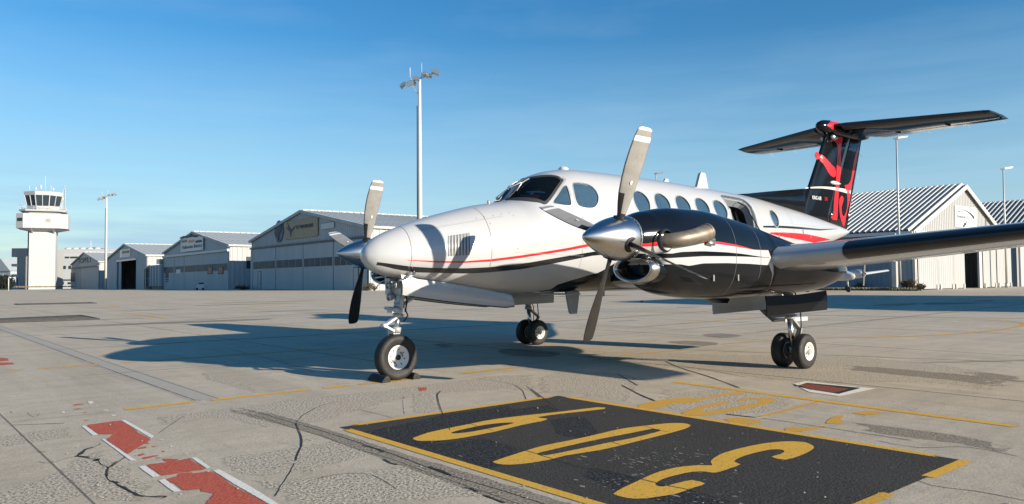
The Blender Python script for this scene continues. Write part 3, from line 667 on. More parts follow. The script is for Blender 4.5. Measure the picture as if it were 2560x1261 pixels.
def smalldoor(fr, px0, px1, pyt, col, off=-.165):
    a, b = fr.X(px0), fr.X(px1); zt = fr.hit((px0+px1)/2, pyt)[1]
    d = fr.box((a, off-.05, .06), (b, off, zt), 'access_door', col)
    for q in ((a-.1, a), (b, b+.1)): fr.box((q[0], off-.07, .05), (q[1], off-.003, zt+.1), 'door_frame', DRKM, parent=d)
    fr.box((a, off-.07, zt), (b, off-.003, zt+.1), 'door_frame', DRKM, parent=d)
    fr.box((b-.25, off-.12, 1.0), (b-.15, off-.05, 1.1), 'door_handle', DRKM, parent=d)
smalldoor(f1, 648, 655, 680, DOORG); smalldoor(f1, 887.5, 899, 670, DOORG)
def facebox(fr, px0, pyt, px1, pyb, y0, y1, name, mt, label=None, parent=None):
    a, zt = fr.hit(px0, pyt); b, _ = fr.hit(px1, pyt); _, zb = fr.hit((px0+px1)/2, pyb)
    _, zt = fr.hit((px0+px1)/2, pyt)
    return fr.box((a, y0, zb), (b, y1, zt), name, mt, label, parent)
sg = facebox(f1, 716, 550, 798, 595, -.26, -.14, 'sign_board', SIGNY, 'faded ochre board with a bird and dark lettering')
def ftext(fr, txt, px, py, h_px, mt, off, parent, squeeze=1.0, bold=True, width_px=None):
    x, z = fr.hit(px, py); _, z2_ = fr.hit(px, py+h_px); size = (z-z2_)*1.38
    Mx = fr.M @ Matrix.Translation((x, off, z)) @ Matrix.Rotation(R(90), 4, 'X')
    if width_px:
        a = fr.X(px-width_px/2); b = fr.X(px+width_px/2); cu = bpy.data.curves.new('tmp', 'FONT'); cu.body = txt; cu.size = size
        t = bpy.data.objects.new('tmp', cu); C.objects.link(t); bpy.context.view_layer.update(); w_ = t.dimensions.x; bpy.data.objects.remove(t); squeeze = (b-a)/max(w_, .01)
    return text_mesh(txt, size, mt, parent, Mx, 'lettering', .04, bold, squeeze)
ftext(f1, 'FLY INNAIRLINES', 766, 566.5, 8.5, INK, -.29, sg, width_px=42)
x_, z_ = f1.hit(731, 573); m_ = f1.mb()
m_.prism([(x_+a, -.265, z_+b) for a, b in ((-1.6,.3),(-1.0,.25),(-1.3,1.1),(-.3,.3),(.3,-.1),(1.6,.3),(2.3,.5),(1.2,-.1),(.3,-.6),(0,-1.3),(-.4,-.4),(-1.2,.0))], (0, -.03, 0)); f1.put(m_, 'bird_emblem', INK, parent=sg)
facebox(f1, 806, 558, 838, 572, -.2, -.12, 'small_sign', GREYP, 'small pale grey sign board')
x_, z_ = f1.hit(700, 579); m_ = f1.mb(); m_.lathe((x_, -.08, z_), (0, -1, 0), [(0, 1.7), (.1, 1.75), (.12, 1.55), (.13, .02)], 24); em = f1.put(m_, 'round_emblem', BLUI)
m_ = f1.mb(); m_.prism([(x_+a, -.26, z_+b) for a, b in ((-1.7,-.1),(-1.3,-.7),(-.4,-1.0),(-.2,-1.5),(.1,-1.4),(.2,-.6),(1.0,.0),(1.3,.7),(.6,1.3),(-.5,1.4),(-.9,.7),(-1.4,.2))], (0, -.04, 0)); f1.put(m_, 'eagle_relief', INK, parent=em)

# ---- second hangar
f2 = Front(rowp(2.315), rowp(1.26), -.35, 'hangar', 'shaded grey hangar with a white sign above and two dark posters on its doors', group=HG)
zt2 = gable_hangar(f2, 8.35, 11.9, .5, 44, CORR, CORG, sheet=1.1)
W = f2.W
m_ = f2.mb(); m_.prism([(0, -.02, 7.2), (W, -.02, 7.2), (W, -.02, 8.35), (W/2, -.02, 11.9), (0, -.02, 8.35)], (0, .1, 0)); f2.put(m_, 'gable_wall', CORG)
f2.box((0, -.5, 7.15), (W, -.05, 7.6), 'door_rail', FASC)
xs = [0]+[f2.X(p) for p in (437, 462)]+[W-.3]
for i in range(3):
    a, b = xs[i]+.1, xs[i+1]-.1
    d = f2.box((a, -.14, .05), (b, .02, 7.1), 'sliding_door', DOORG)
    n = (2, 2, 8)[i]
    for j in range(n):
        u0 = lerp(a+.3, b-.3, j/n)+.1; u1 = lerp(a+.3, b-.3, (j+1)/n)-.1
        f2.box((u0, -.165, 3.7), (u1, -.143, 5.0), 'window_pane', WIND, parent=d)
    f2.box((b+.02, -.12, 0), (b+.18, 0, 7.1), 'door_gap', DRKM)
sg = facebox(f2, 457, 593, 512, 628, -.4, -.25, 'sign_board', SIGNW, 'white sign with three coloured bars and blue lettering')
ftext(f2, 'Heliswiss Ibérica', 484.5, 617, 8.5, BLUI, -.43, sg, width_px=50)
for (a, b), c in zip(((459, 473), (476, 491), (494, 510)), (BRWN, ORNG, INK)): facebox(f2, a, 601, b, 607, -.43, -.402, 'colour_bar', c, parent=sg)
for a in (521, 548): 
    q = facebox(f2, a, 667, a+13, 686, -.2, -.144, 'poster', INK, 'dark framed poster'); facebox(f2, a+2, 669, a+11, 684, -.22, -.203, 'poster_print', BRWN, parent=q)
facebox(f2, 443, 674, 453, 684, -.2, -.144, 'notice', SIGNW)
q = facebox(f2, 416, 675, 423, 696, -.2, -.144, 'access_door_window', WIND)
facebox(f2, 416, 698, 423, 701, -.2, -.144, 'vent', INK); facebox(f2, 416, 703, 423, 705, -.2, -.144, 'vent', INK)
m_ = f2.mb(); x_, z_ = f2.hit(459, 598)
m_.tube([Vector(f2.M.inverted() @ Vector((0,0,0)))*0+Vector((f2.hit(px, py)[0], -.5, f2.hit(px, py)[1])) for px, py in ((457,596),(466,592),(474,593),(484,590),(494,592),(503,589))], .16, 6); f2.put(m_, 'sign_lamp_rail', DRKM)
m_ = f2.mb(); m_.box((W-.3, -.1, 0), (W, .1, 7.15)); f2.put(m_, 'corner_post', CORG)
for k, (a, b) in enumerate(((3.0, 9.0), (12, 18), (21, 27))): f2.box((W+.065, a, 4.0), (W+.11, b, 6.2), 'side_window', WIND)
# ---- third hangar with open door
f3 = Front(rowp(3.8), rowp(2.69), -.6, 'hangar', 'shaded grey hangar with a tall open doorway, third from the right in the row', group=HG)
zt3 = gable_hangar(f3, 8.6, 12.2, .5, 40, CORR, CORG, sheet=1.3)
W = f3.W; xo0, xo1 = f3.X(298), f3.X(340); zo = f3.hit(320, 647.5)[1]
m_ = f3.mb()
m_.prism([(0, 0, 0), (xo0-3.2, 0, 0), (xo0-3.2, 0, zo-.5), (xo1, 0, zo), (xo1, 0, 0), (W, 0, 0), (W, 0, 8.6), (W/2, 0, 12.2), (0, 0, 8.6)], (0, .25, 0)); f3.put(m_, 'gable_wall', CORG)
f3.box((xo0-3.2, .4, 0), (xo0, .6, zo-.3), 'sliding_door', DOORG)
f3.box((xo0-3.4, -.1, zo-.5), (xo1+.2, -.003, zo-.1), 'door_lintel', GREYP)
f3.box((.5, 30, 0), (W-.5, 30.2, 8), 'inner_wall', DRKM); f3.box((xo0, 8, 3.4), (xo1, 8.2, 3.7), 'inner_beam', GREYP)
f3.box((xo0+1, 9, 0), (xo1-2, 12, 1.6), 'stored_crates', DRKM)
sg = facebox(f3, 301, 624, 327, 643, -.12, -.02, 'sign_board', GREYP, 'small pale sign with faded lettering')
facebox(f3, 306, 627, 325, 634, -.15, -.122, 'sign_print', SIGNY, parent=sg); facebox(f3, 306, 636, 325, 641, -.15, -.122, 'sign_print', SIGNW, parent=sg)
# ---- fourth hangar
f4 = Front(rowp(5.2), rowp(4.05), -.7, 'hangar', 'small far hangar with dark roof-gable lettering, left end of the row beside the control tower', group=HG)
zt4 = gable_hangar(f4, 8.5, 12.0, .5, 36, CORR, CORG, sheet=1.4)
W = f4.W
m_ = f4.mb(); m_.prism([(0, 0, 7.2), (W, 0, 7.2), (W, 0, 8.5), (W/2, 0, 12.0), (0, 0, 8.5)], (0, .2, 0)); f4.put(m_, 'gable_wall', CORG)
f4.box((-.3, -.5, 6.9), (W, 0, 7.25), 'door_rail', DRKM)
xs = [0, f4.X(190), f4.X(203), W]
for i in range(3):
    d = f4.box((xs[i]+.1, -.1, 0), (xs[i+1]-.1, .1, 6.9), 'sliding_door', DOORG); f4.box((xs[i+1]-.1, -.13, 0), (xs[i+1]+.1, -.0, 6.9), 'door_gap', DRKM)
for a in (178, 183.5): facebox(f4, a, 682, a+4.5, 705, -.14, -.103, 'side_window', WIND)
ftext(f4, 'TOPFLY', 212, 652, 13.5, INK, -.06, f4.root, width_px=34)
# ---- annex with corrugated container and mesh gate between the second and third hangars
fa = Front(rowp(2.69), rowp(2.315), -.45, 'corrugated_annex', 'low corrugated metal annex with a mesh gate between two hangars', 'annex')
W = fa.W; xg = W*.36
m_ = fa.mb(); ribwall(m_, (xg, -.5, 0), (1, 0, 0), (0, -1, 0), W-xg, 2.6, .5, lambda a: .8, lambda a: 5.7); fa.put(m_, 'ribbed_wall', CORG)
fa.box((xg, -.4, .8), (W, 12, 5.6), 'container_body', CORG); fa.box((xg, -.3, 0), (W, 12, .8), 'plinth', DRKM)
for i in range(5): fa.box((lerp(0, xg, i/4)-.08, -.5, 0), (lerp(0, xg, i/4)+.08, -.35, 5.0), 'gate_bar', DRKM)
for z in (.2, 2.6, 4.9): fa.box((0, -.52, z), (xg, -.505, z+.15), 'gate_rail', DRKM)
m_ = fa.mb(); m_.prism([(0, -.6, 5.1), (xg, -.6, 5.5), (xg, -.6, 5.9), (0, -.6, 5.4)], (0, 6, 0)); fa.put(m_, 'canopy_roof', ROOFG)
m_ = fa.mb(); m_.prism([(W*.7, .1, 5.7), (W, .1, 5.7), (W, .1, 8.0)], (0, 8, 0)); fa.put(m_, 'lean_to_roof', ROOFG)
fa.box((W*.8, -.9, 5.9), (W*.97, -.2, 7.0), 'air_conditioner', GREYP)

# ---- right hangars
AV = LD(36.2, 69); AD = (RH*.766+FH*.643)
f5 = Front(AV, AV+AD*23.9, -.02, 'hangar', 'sunlit white gabled hangar with a ribbed roof and an arc logo, right of the tail', group='gabled hangars at the right')
f5e = f5.hit(2280, 577)[1]; xap, zap = f5.hit(2407, 464)
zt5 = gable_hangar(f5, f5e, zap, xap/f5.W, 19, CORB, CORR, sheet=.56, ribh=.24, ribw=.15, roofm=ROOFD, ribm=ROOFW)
W = f5.W; zd = 5.15
m_ = f5.mb(); ribwall(m_, (0, 0, 0), (1, 0, 0), (0, -1, 0), W, .42, .05, lambda a: zd, zt5); f5.put(m_, 'gable_wall', CORR)
f5.box((-.05, -.5, zd-.1), (W+3, -.06, zd+.25), 'door_rail', FASC)
for p in (2281, 2284): f5.box((f5.X(p)-.08, -.3, 0), (f5.X(p)+.08, -.06, zd-.11), 'door_post', POLEW)
for a, b in ((2288, 2337), (2338, 2376), (2377, 2404), (2451, 2483), (2486, 2521)):
    d = f5.mb(); x0, x1 = f5.X(a), f5.X(b); ribwall(d, (x0, -.3, 0), (1, 0, 0), (0, -1, 0), x1-x0, .45, .035, lambda a: .1, lambda a: zd-.11); dd = f5.put(d, 'sliding_door', CORR)
    for q in (x0+.2, x1-.5): f5.box((q, -.42, .02), (q+.3, -.34, .5), 'door_roller', GLV, parent=dd)
f5.box((f5.X(2442), -.3, 0), (f5.X(2446), -.1, zd-.11), 'door_post', FASC); f5.box((f5.X(2447), -.25, 0), (f5.X(2450), -.1, zd-.11), 'door_post', GLV)
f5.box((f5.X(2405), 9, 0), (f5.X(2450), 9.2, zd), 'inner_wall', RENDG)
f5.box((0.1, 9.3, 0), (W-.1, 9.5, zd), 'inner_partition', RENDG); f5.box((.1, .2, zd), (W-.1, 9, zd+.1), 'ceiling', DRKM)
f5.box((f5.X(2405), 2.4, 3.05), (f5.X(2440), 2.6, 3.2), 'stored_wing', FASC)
sg = facebox(f5, 2384, 517, 2437, 570, -.12, -.055, 'sign_board', SIGNW, 'white sign board with a black arc and grey lettering')
ftext(f5, 'Avintair S.L.', 2406, 543, 9, GREYP, -.14, sg, width_px=36, bold=False); ftext(f5, 'GRUP', 2396, 530, 4, GREYP, -.14, sg, width_px=17, bold=False)
arc = [(2389,523),(2400,523.5),(2412,527),(2424,534),(2431,541),(2432.5,546),(2428,550)]; arc2 = [(2389,523),(2400,524.5),(2412,529),(2422,537),(2427.5,544),(2428.5,548),(2427,550)]
m_ = f5.mb()
A_ = [f5.hit(*p) for p in arc]; B_ = [f5.hit(*p) for p in arc2]
for i in range(len(arc)-1):
    m_.add([(A_[i][0], -.15, A_[i][1]), (A_[i+1][0], -.15, A_[i+1][1]), (B_[i+1][0], -.15, B_[i+1][1]), (B_[i][0], -.15, B_[i][1])], [(0, 1, 2, 3)])
f5.put(m_, 'arc_emblem', INK, parent=sg)
x_, z_ = f5.hit(2408, 560); m_ = f5.mb(); m_.prism([(x_+a*.6, -.14, z_+b*.6) for a, b in ((-.9,-.5),(-.4,-.1),(0,.2),(.5,.1),(.9,.6),(.6,-.2),(.1,-.3),(-.3,-.6))], (0, -.03, 0)); f5.put(m_, 'bird_emblem', INK, parent=sg)
f5.box((-.9, 1.0, 0), (-.5, 1.4, 5.2), 'drain_pipe', GLV)
BP = LD(58.0, 87.5)
f6 = Front(BP, BP+AD*24, -.1, 'hangar', 'white hangar at the right edge, behind the wing, mostly out of frame', group='gabled hangars at the right')
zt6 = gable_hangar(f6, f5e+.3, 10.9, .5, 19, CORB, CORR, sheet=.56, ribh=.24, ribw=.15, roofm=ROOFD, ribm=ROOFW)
m_ = f6.mb(); ribwall(m_, (0, 0, 0), (1, 0, 0), (0, -1, 0), f6.W, .42, .05, lambda a: 0, zt6); f6.put(m_, 'gable_wall', CORR)
for i in range(5): f6.box((i*4+.6, -.2, .1), (i*4+4.4, -.06, 5.0), 'sliding_door', CORR)
# ---- off-frame hangar whose shadow crosses the apron
f7 = Front(Vector((-52.5, 7.5, 0)), Vector((-32.0, 5.5, 0)), 0, 'hangar', 'pale hangar beyond the right edge of the view, shading the apron')
f7.b = Vector((-f7.u.y, f7.u.x, 0))
if f7.b.y < 0: f7.b = -f7.b
f7.box((0, 0, 0), (f7.W, 16, 7.2), 'wall', CORR)
m_ = f7.mb(); m_.prism([(-.3, -.3, 7.2), (f7.W+.3, -.3, 7.2), (f7.W/2, -.3, 7.9)], (0, 16.6, 0)); f7.put(m_, 'roof', ROOFG)

# ---- terminal buildings and control tower
def wbox(name, label, cat, px0, px1, pyt, dep, thick, mt, rot=0.0):
    A = dirpx(px0, dep); B = dirpx(px1, dep+rot); fr = Front(A, B, zg(dep)-.4, name, label, cat); a, zt = fr.hit((px0+px1)/2, pyt)
    fr.H = zt; fr.wall = fr.box((0, 0, 0), (fr.W, thick, zt), 'wall', mt); return fr
t1 = wbox('office_building', 'grey office block with recessed balconies left of the control tower', 'building', 45, 72, 621, 262, 20, RENDG)
A = t1.A; 
for i, (yt, yb) in enumerate(((640, 660), (666, 686), (694, 718))):
    z1_, z0_ = t1.hit(50, yt)[1], t1.hit(50, yb)[1]
    t1.box((-2.3, .02, z0_-.9), (-.02, 12, z0_), 'balcony', RENDER); t1.box((-1.0, 1.0, z0_+.003), (-.4, 8, z1_), 'window', WIND)
t1.box((-2.3, 0, t1.H-3.0), (-.02, 12, t1.H), 'roof_parapet', RENDG)
t2 = wbox('terminal_building', 'long white terminal block behind the control tower', 'building', 136, 330, 639, 300, 18, RENDER)
t2.box((1, 1.5, t2.H), (t2.W-2, 16, t2.H+2.6), 'upper_storey', RENDER)
for a, b, yt, yb in ((163, 173, 642, 646), (176, 196, 642, 646), (156, 165, 665, 673), (172, 178, 665, 673), (155, 178, 699, 702), (156, 160, 704, 712), (170, 178, 706, 711)):
    facebox(t2, a, yt, b, yb, -.15, -.02, 'window', WIND)
for i in range(5): 
    m_ = t2.mb(); m_.lathe((3+i*2.9, 4, t2.H+2.6), (0, 0, 1), [(0, 1.3), (.5, 1.1), (.8, .4), (.85, .02)], 12); t2.put(m_, 'roof_dome', RENDER)
m_ = t2.mb(); m_.tube([(12, 4, t2.H+2.6), (12, 4, t2.H+6)], .12, 6); t2.put(m_, 'antenna', FASC)
t3 = Front(dirpx(-60, 330), dirpx(26, 320), zg(330)-.3, 'far_hangar', 'far pale gabled hangar at the left edge behind the hedge', 'hangar')
t3.box((0, 0, 0), (t3.W, 15, 8), 'wall', CORG); m_ = t3.mb(); m_.prism([(-.4, -.4, 8), (t3.W+.4, -.4, 8), (t3.W*.75, -.4, 13)], (0, 15.8, 0)); t3.put(m_, 'roof', CORG)
t3.box((t3.W*.5, -.1, 0), (t3.W*.8, -.01, 7), 'door', DOORG)

TD = 240.0; TS = TD/F
tc_ = dirpx(108, TD+5); TZ = zg(TD)-.2
tw = thing('control_tower', 'white air traffic control tower with a slanted glass cab', 'control tower', (tc_.x, tc_.y, TZ), math.atan2(RH.y, RH.x)+R(26)); tw.scale = (.87, .87, 1)
def TL(m_, name, mt, parent=None, label=None): m_.local = True; return m_.build(name, mt, parent or tw, label=label)
def oct_(hw, hd, ch, z, dx=0.0): return [(dx+x, y, z) for x, y in ((-hw+ch, -hd), (hw-ch, -hd), (hw, -hd+ch), (hw, hd-ch), (hw-ch, hd), (-hw+ch, hd), (-hw, hd-ch), (-hw, -hd+ch))]
zt_ = lambda y: CP.z+(709-y)*TS-TZ
m_ = MB(); m_.box((-4.15, -4, 0), (4.15, 4, zt_(573))); TL(m_, 'shaft', RENDER)
m_ = MB(); m_.box((-4.75, -2.2, 0), (-4.16, 2.0, zt_(573))); TL(m_, 'stair_glazing', WIND)
for i in range(8): m_ = MB(); m_.box((-4.85, -2.3, 1.5+i*2.0), (-4.16, 2.1, 1.75+i*2.0)); TL(m_, 'glazing_bar', RENDG)
m_ = MB(); m_.loft([oct_(4.3, 4.2, .4, zt_(577)), oct_(8.0, 7.6, 2.4, zt_(571)), oct_(8.1, 7.7, 2.4, zt_(570.9)), oct_(8.1, 7.7, 2.4, zt_(534.5)), oct_(7.8, 7.4, 2.3, zt_(534.4))], smooth=False); bx_ = TL(m_, 'equipment_floor', RENDER)
for a, b in ((-5.9, -7.3), (-6.6, -6.6)): pass
for x in (1.3,): 
    m_ = MB(); m_.box((x, -7.78, zt_(556)), (x+1.5, -7.705, zt_(547.5))); TL(m_, 'window', RENDG, bx_)
for t in (.25, .62):
    p = Vector((-5.7, -7.7, 0)).lerp(Vector((-8.1, -5.3, 0)), t); m_ = MB(); m_.obox((p.x-.03, p.y-.03, zt_(550)), (.42, -.42, 0), (.03, .03, 0), (0, 0, .5)); TL(m_, 'window', WIND, bx_)
m_ = MB(); m_.box((-8.16, -3, zt_(553.5)), (-8.102, 3, zt_(546))); TL(m_, 'window', WIND, bx_)
for x in (-3.4, 3.4): m_ = MB(); m_.prism([(x, -4.05, zt_(576)), (x, -7.5, zt_(571.5)), (x, -4.05, zt_(583))], (.4, 0, 0)); TL(m_, 'bracket', RENDER)
m_ = MB(); m_.loft([oct_(5.6, 5.4, 1.6, zt_(534.3)), oct_(5.8, 5.6, 1.6, zt_(528))], smooth=False); TL(m_, 'neck', RENDG)
m_ = MB(); m_.loft([oct_(7.2, 6.8, 2.2, zt_(528)), oct_(7.4, 7.0, 2.2, zt_(524.5)), oct_(7.4, 7.0, 2.2, zt_(524))], smooth=False); TL(m_, 'walkway', RENDER)
m_ = MB(); P8 = [Vector(p) for p in oct_(7.3, 6.9, 2.2, zt_(524))]
for i in range(8):
    a, b = P8[i], P8[(i+1) % 8]
    for h in (.55, 1.1): m_.tube([a+Vector((0,0,h)), b+Vector((0,0,h))], .045, 5)
    for k in range(4): q = a.lerp(b, k/4); m_.tube([q, q+Vector((0,0,1.1))], .05, 5)
TL(m_, 'railing', FASC)
zc0, zc1, zc2, zc3 = zt_(524), zt_(514), zt_(487), zt_(477.5)
def cabring(z): 
    t = (z-zc0)/(zc3-zc0); hw = lerp(4.9, 6.3, t); return oct_(hw, hw, hw*.62, z)
m_ = MB(); m_.loft([cabring(zc0), cabring(zc1)], smooth=False); TL(m_, 'cab_base', RENDER)
m_ = MB(); m_.loft([[Vector(p)*1 for p in cabring(zc2)], cabring(zc2+.3), cabring(zc3)], smooth=False); TL(m_, 'cab_roof', RENDER)
r0, r1 = [Vector(p) for p in cabring(zc1)], [Vector(p) for p in cabring(zc2)]
for i in range(8):
    j = (i+1) % 8; a0, b0, a1, b1 = r0[i], r0[j], r1[i], r1[j]; L_ = (b0-a0).length; n = 2 if L_ > 2.5 else 1
    n_ = (b0-a0).cross(Vector((0, 0, 1))).normalized()
    for k in range(n):
        q = [a0.lerp(b0, k/n+.03)-n_*.1, a0.lerp(b0, (k+1)/n-.03)-n_*.1, a1.lerp(b1, (k+1)/n-.03)-n_*.1, a1.lerp(b1, k/n+.03)-n_*.1]
        m_ = MB(); m_.prism(q, -n_*.05); TL(m_, 'cab_window', WIND)
        m_ = MB(); m_.bar(a0.lerp(b0, k/n), a1.lerp(b1, k/n), .26 if k == 0 else .18, .2); TL(m_, 'mullion', RENDER)
m_ = MB(); m_.box((-4, -4, zc0), (4, 4, zc0+.1)); TL(m_, 'cab_floor', DRKM)
m_ = MB(); m_.box((-1.8, -1.8, zc1-.3), (1.6, 1.6, zc1+.7)); TL(m_, 'console', BLUI)
for px_, hgt, r_ in ((-4.6, 2.3, .07), (-2.6, 1.6, .28), (-1.0, 2.4, .32), (.4, 5.5, .06), (2.2, 2.4, .07), (2.9, 1.6, .30)):
    m_ = MB(); m_.tube([(px_, -1, zc3), (px_, -1, zc3+hgt*.45), (px_, -1, zc3+hgt*.46), (px_, -1, zc3+hgt)], [.06, .06, r_, r_], 8); TL(m_, 'antenna', FASC)
m_ = MB(); 
for x, y in ((6.2, -2.2), (6.9, -2.2), (6.55, -1.6)): m_.tube([(x, y, zc0), (x, y, zc3+1.4)], .07, 5)
for i in range(14): m_.tube([(6.2, -2.2, zc0+i*.6), (6.9, -2.2, zc0+i*.6+.5)], .05, 4)
TL(m_, 'lattice_mast', FASC)

# ------------------------------------------------------------------ masts and lamps
def floodmast(px, dep, pytop, label, yaw):
    p = dirpx(px, dep); z0 = zg(dep); zt = CP.z+((700.2-(px-1280)*.0075)-pytop)*dep/F
    o = thing('floodlight_mast', label, 'floodlight mast', (p.x, p.y, z0), yaw, 'floodlight masts on the apron'); H = zt-z0
    def L(m_, n, mt, parent=None): m_.local = True; return m_.build(n, mt, parent or o)
    m_ = MB(); m_.tube([(0, 0, 0), (0, 0, H*.5), (0, 0, H-.4)], [.30, .25, .17], 14); L(m_, 'pole', POLEW)
    m_ = MB(); m_.tube([(-.33, .1, 0), (-.30, .1, H-3)], .05, 6); L(m_, 'cable_duct', DRKM)
    m_ = MB(); o.scale = (.86, .86, 1); m_.bar((0, 0, H-.3), (2.0, -.3, H+.25), .12, .12); m_.bar((0, 0, H-.3), (-1.9, .3, H-.85), .12, .12); m_.bar((-1.2, .2, H-.5), (-.05, 0, H-2.0), .08, .08)
    m_.bar((-.9, -.9, H-.55), (-.9, 1.2, H-.45), .08, .08); m_.bar((.9, -.9, H+.0), (.9, 1.2, H+.0), .08, .08); L(m_, 'crossarm', GLV)
    for x, y, z, tx, s_ in ((-1.9, .2, -.9, -35, 1.0), (-1.0, -.8, -.95, -20, 1.0), (-.9, 1.0, -.5, 20, .9), (-.3, -.3, -.35, 5, .9), (.75, -.3, .05, 15, 1.0), (1.0, .9, .15, 0, .9), (1.9, -.3, .25, 20, 1.1)):
        c = Vector((x, y, H+z)); a = R(tx); ax = Vector((math.cos(a), 0, -math.sin(a)))*.42*s_; az = Vector((math.sin(a), 0, math.cos(a)))*.16*s_
        m_ = MB(); m_.obox(c, ax, (0, .3*s_, 0), az); m_.obox(c+az*1.25, ax*.6, (0, .2*s_, 0), az*.3); h_ = L(m_, 'floodlight', ALU)
        m_ = MB(); m_.obox(c-az*1.12, ax*.9, (0, .26*s_, 0), az*.1); L(m_, 'floodlight_glass', GREYP, h_)
    for x, z in ((.25, 1.3), (-1.1, .8)):
        m_ = MB(); m_.tube([(x, 0, H-.3), (x, 0, H+z-.25), (x, 0, H+z)], [.045, .03, .012] if x > 0 else [.05, .05, .05], 6); L(m_, 'lightning_rod', FASC)
    return o
floodmast(1050, 75, 185, 'tall concrete floodlight mast rising behind the aircraft nose', math.atan2(RH.y, RH.x)+R(0))
floodmast(264.5, 175, 488, 'tall white floodlight mast in front of the two leftmost hangars', math.atan2(RH.y, RH.x)+R(20))
def lamppost(px, dep, pytop, label, s_=1.0):
    p = dirpx(px, dep); z0 = zg(dep); zt = CP.z+((700.2-(px-1280)*.0075)-pytop)*dep/F; H = zt-z0
    o = thing('street_lamp', label, 'street lamp', (p.x, p.y, z0), math.atan2(RH.y, RH.x), 'slim lamp posts behind the aircraft')
    def L(m_, n, mt): m_.local = True; return m_.build(n, mt, o)
    m_ = MB(); m_.tube([(0, 0, 0), (0, 0, H*.5), (0, 0, H-.1)], [.12, .095, .065], 10); L(m_, 'pole', GLV)
    m_ = MB(); m_.tube([(0, 0, .0), (0, 0, .5)], .17, 10); L(m_, 'pole_base', GLV)
    m_ = MB(); m_.loft([[(-.25*s_, y, z+H) for y, z in ((-.08, -.1), (.08, -.1), (.08, .02), (-.08, .02))], [(.1*s_, y, z+H) for y, z in ((-.16, -.08), (.16, -.08), (.16, .10), (-.16, .10))],
        [(.95*s_, y, z+H) for y, z in ((-.15, .06), (.15, .06), (.12, .19), (-.12, .19))]], smooth=False); L(m_, 'lamp_head', ALU)
lamppost(2249, 67, 344, 'tall slim lamp post in front of the ribbed roof, nearest the tail')
lamppost(2515, 80, 421, 'slim lamp post near the right edge of the view')
lamppost(1643, 92, 433, 'lamp post head showing just above the cabin roof', .9)
p = dirpx(22, 150); o = thing('entrance_lamp', 'short white lamp post with a bent arm at the far left', 'lamp post', (p.x, p.y, zg(150)), math.atan2(RH.y, RH.x))
m_ = MB(); m_.local = True; m_.tube([(0, 0, 0), (0, 0, 2.6)], .09, 8); m_.build('pole', FASC, o)
m_ = MB(); m_.local = True; m_.tube([(0, 0, 2.55), (.1, 0, 2.75), (.45, 0, 2.6)], .12, 8); m_.build('lamp_head', FASC, o)

# ------------------------------------------------------------------ vegetation
LEAFD = mat('hedge_leaf', (.018, .030, .020), .8, noise=.4, nscale=.8)
DRYB = mat('dry_bush', (.17, .14, .09), .85, noise=.4, nscale=5, col2=(.07, .075, .04))
DRYG = mat('dry_grass', (.28, .23, .14), .9, noise=.4, nscale=3, col2=(.13, .12, .06))
TWIG = mat('twig', (.10, .075, .05), .9)
def leaves(m_, c, rad, n, s_):
    c = Vector(c)
    for i in range(n):
        while True:
            q = Vector((random.uniform(-1, 1), random.uniform(-1, 1), random.uniform(-1, 1)))
            if q.length < 1: break
        q *= 1-.25*random.random(); p = c+Vector((q.x*rad[0], q.y*rad[1], q.z*rad[2]))
        a = Vector((random.gauss(0, 1), random.gauss(0, 1), random.gauss(0, 1))).normalized(); b = a.orthogonal().normalized(); k = s_*random.uniform(.5, 1.3)
        m_.add([p-a*k, p+b*k*.4, p+a*k, p-b*k*.4], [(0, 1, 2, 3)])
def bush(px, dep, h, wd, n, label, mt=None, ls=.09, name='dry_bush', group=None):
    p = dirpx(px, dep); p.z = zg(dep); o = thing(name, label, 'bush', p, 0, group)
    m_ = MB()
    for k in range(6):
        a = random.uniform(0, 6.28); r_ = random.random()**.6
        leaves(m_, p+Vector((math.cos(a)*wd*.5*r_, math.sin(a)*wd*.5*r_, h*(.25+.5*random.random()*(1-.6*r_)))), (wd*.25, wd*.25, h*.28), n//6, ls)
    m_.build('foliage', mt or DRYB, o)
    m_ = MB()
    for k in range(14):
        a = random.uniform(0, 6.28); t = Vector((math.cos(a)*wd*.45, math.sin(a)*wd*.45, h*random.uniform(.6, 1.1))); m_.tube([p, p+t*.5+Vector((0, 0, .15)), p+t], [.03, .018, .006], 4)
    m_.build('branches', TWIG, o)
bush(2275, 66.5, 1.15, 1.5, 1500, 'large dry bush at the corner of the white hangar')
bush(2298, 67.5, .75, .9, 500, 'small dry bush just right of the large one at the hangar doors')
bush(2143, 72, 1.0, 1.0, 500, 'thin dry bush against the shaded hangar side wall')
bush(2185, 72, .6, .9, 300, 'low dry tuft midway along the shaded side wall')
bush(936, 93, 1.1, 2.2, 700, 'dry bush at the foot of the white wall right of the largest hangar', ls=.13)
bush(612, 128, 1.0, 2.6, 500, 'scrubby bush between the two large hangars at the left', ls=.16)
def blades(name, P0, P1, wd, n, h, label):
    m_ = MB()
    for i in range(n):
        t = random.random(); p = P0.lerp(P1, t)+FH*random.uniform(-wd, wd); a = random.uniform(0, 6.28); k = h*random.uniform(.3, 1.2); q = Vector((math.cos(a), math.sin(a), 0))*.06
        m_.add([p-q, p+q, p+q*1.5+Vector((random.uniform(-.1, .1), random.uniform(-.1, .1), k))], [(0, 1, 2)])
    o = m_.build(name, DRYG, None, kind='stuff'); tag(o, label, 'grass'); return o
blades('dry_grass', dirpx(1950, 77), dirpx(2270, 66.5), 1.6, 9000, .28, 'strip of dry grass along the foot of the shaded hangar wall')
blades('dry_grass', dirpx(30, 235), dirpx(178, 235), 2, 1500, .5, 'thin dry grass at the foot of the control tower')
hd = thing('hedge', 'dark clipped hedge at the far left edge', 'hedge', dirpx(5, 200))
m_ = MB(); b_ = dirpx(2, 200); 
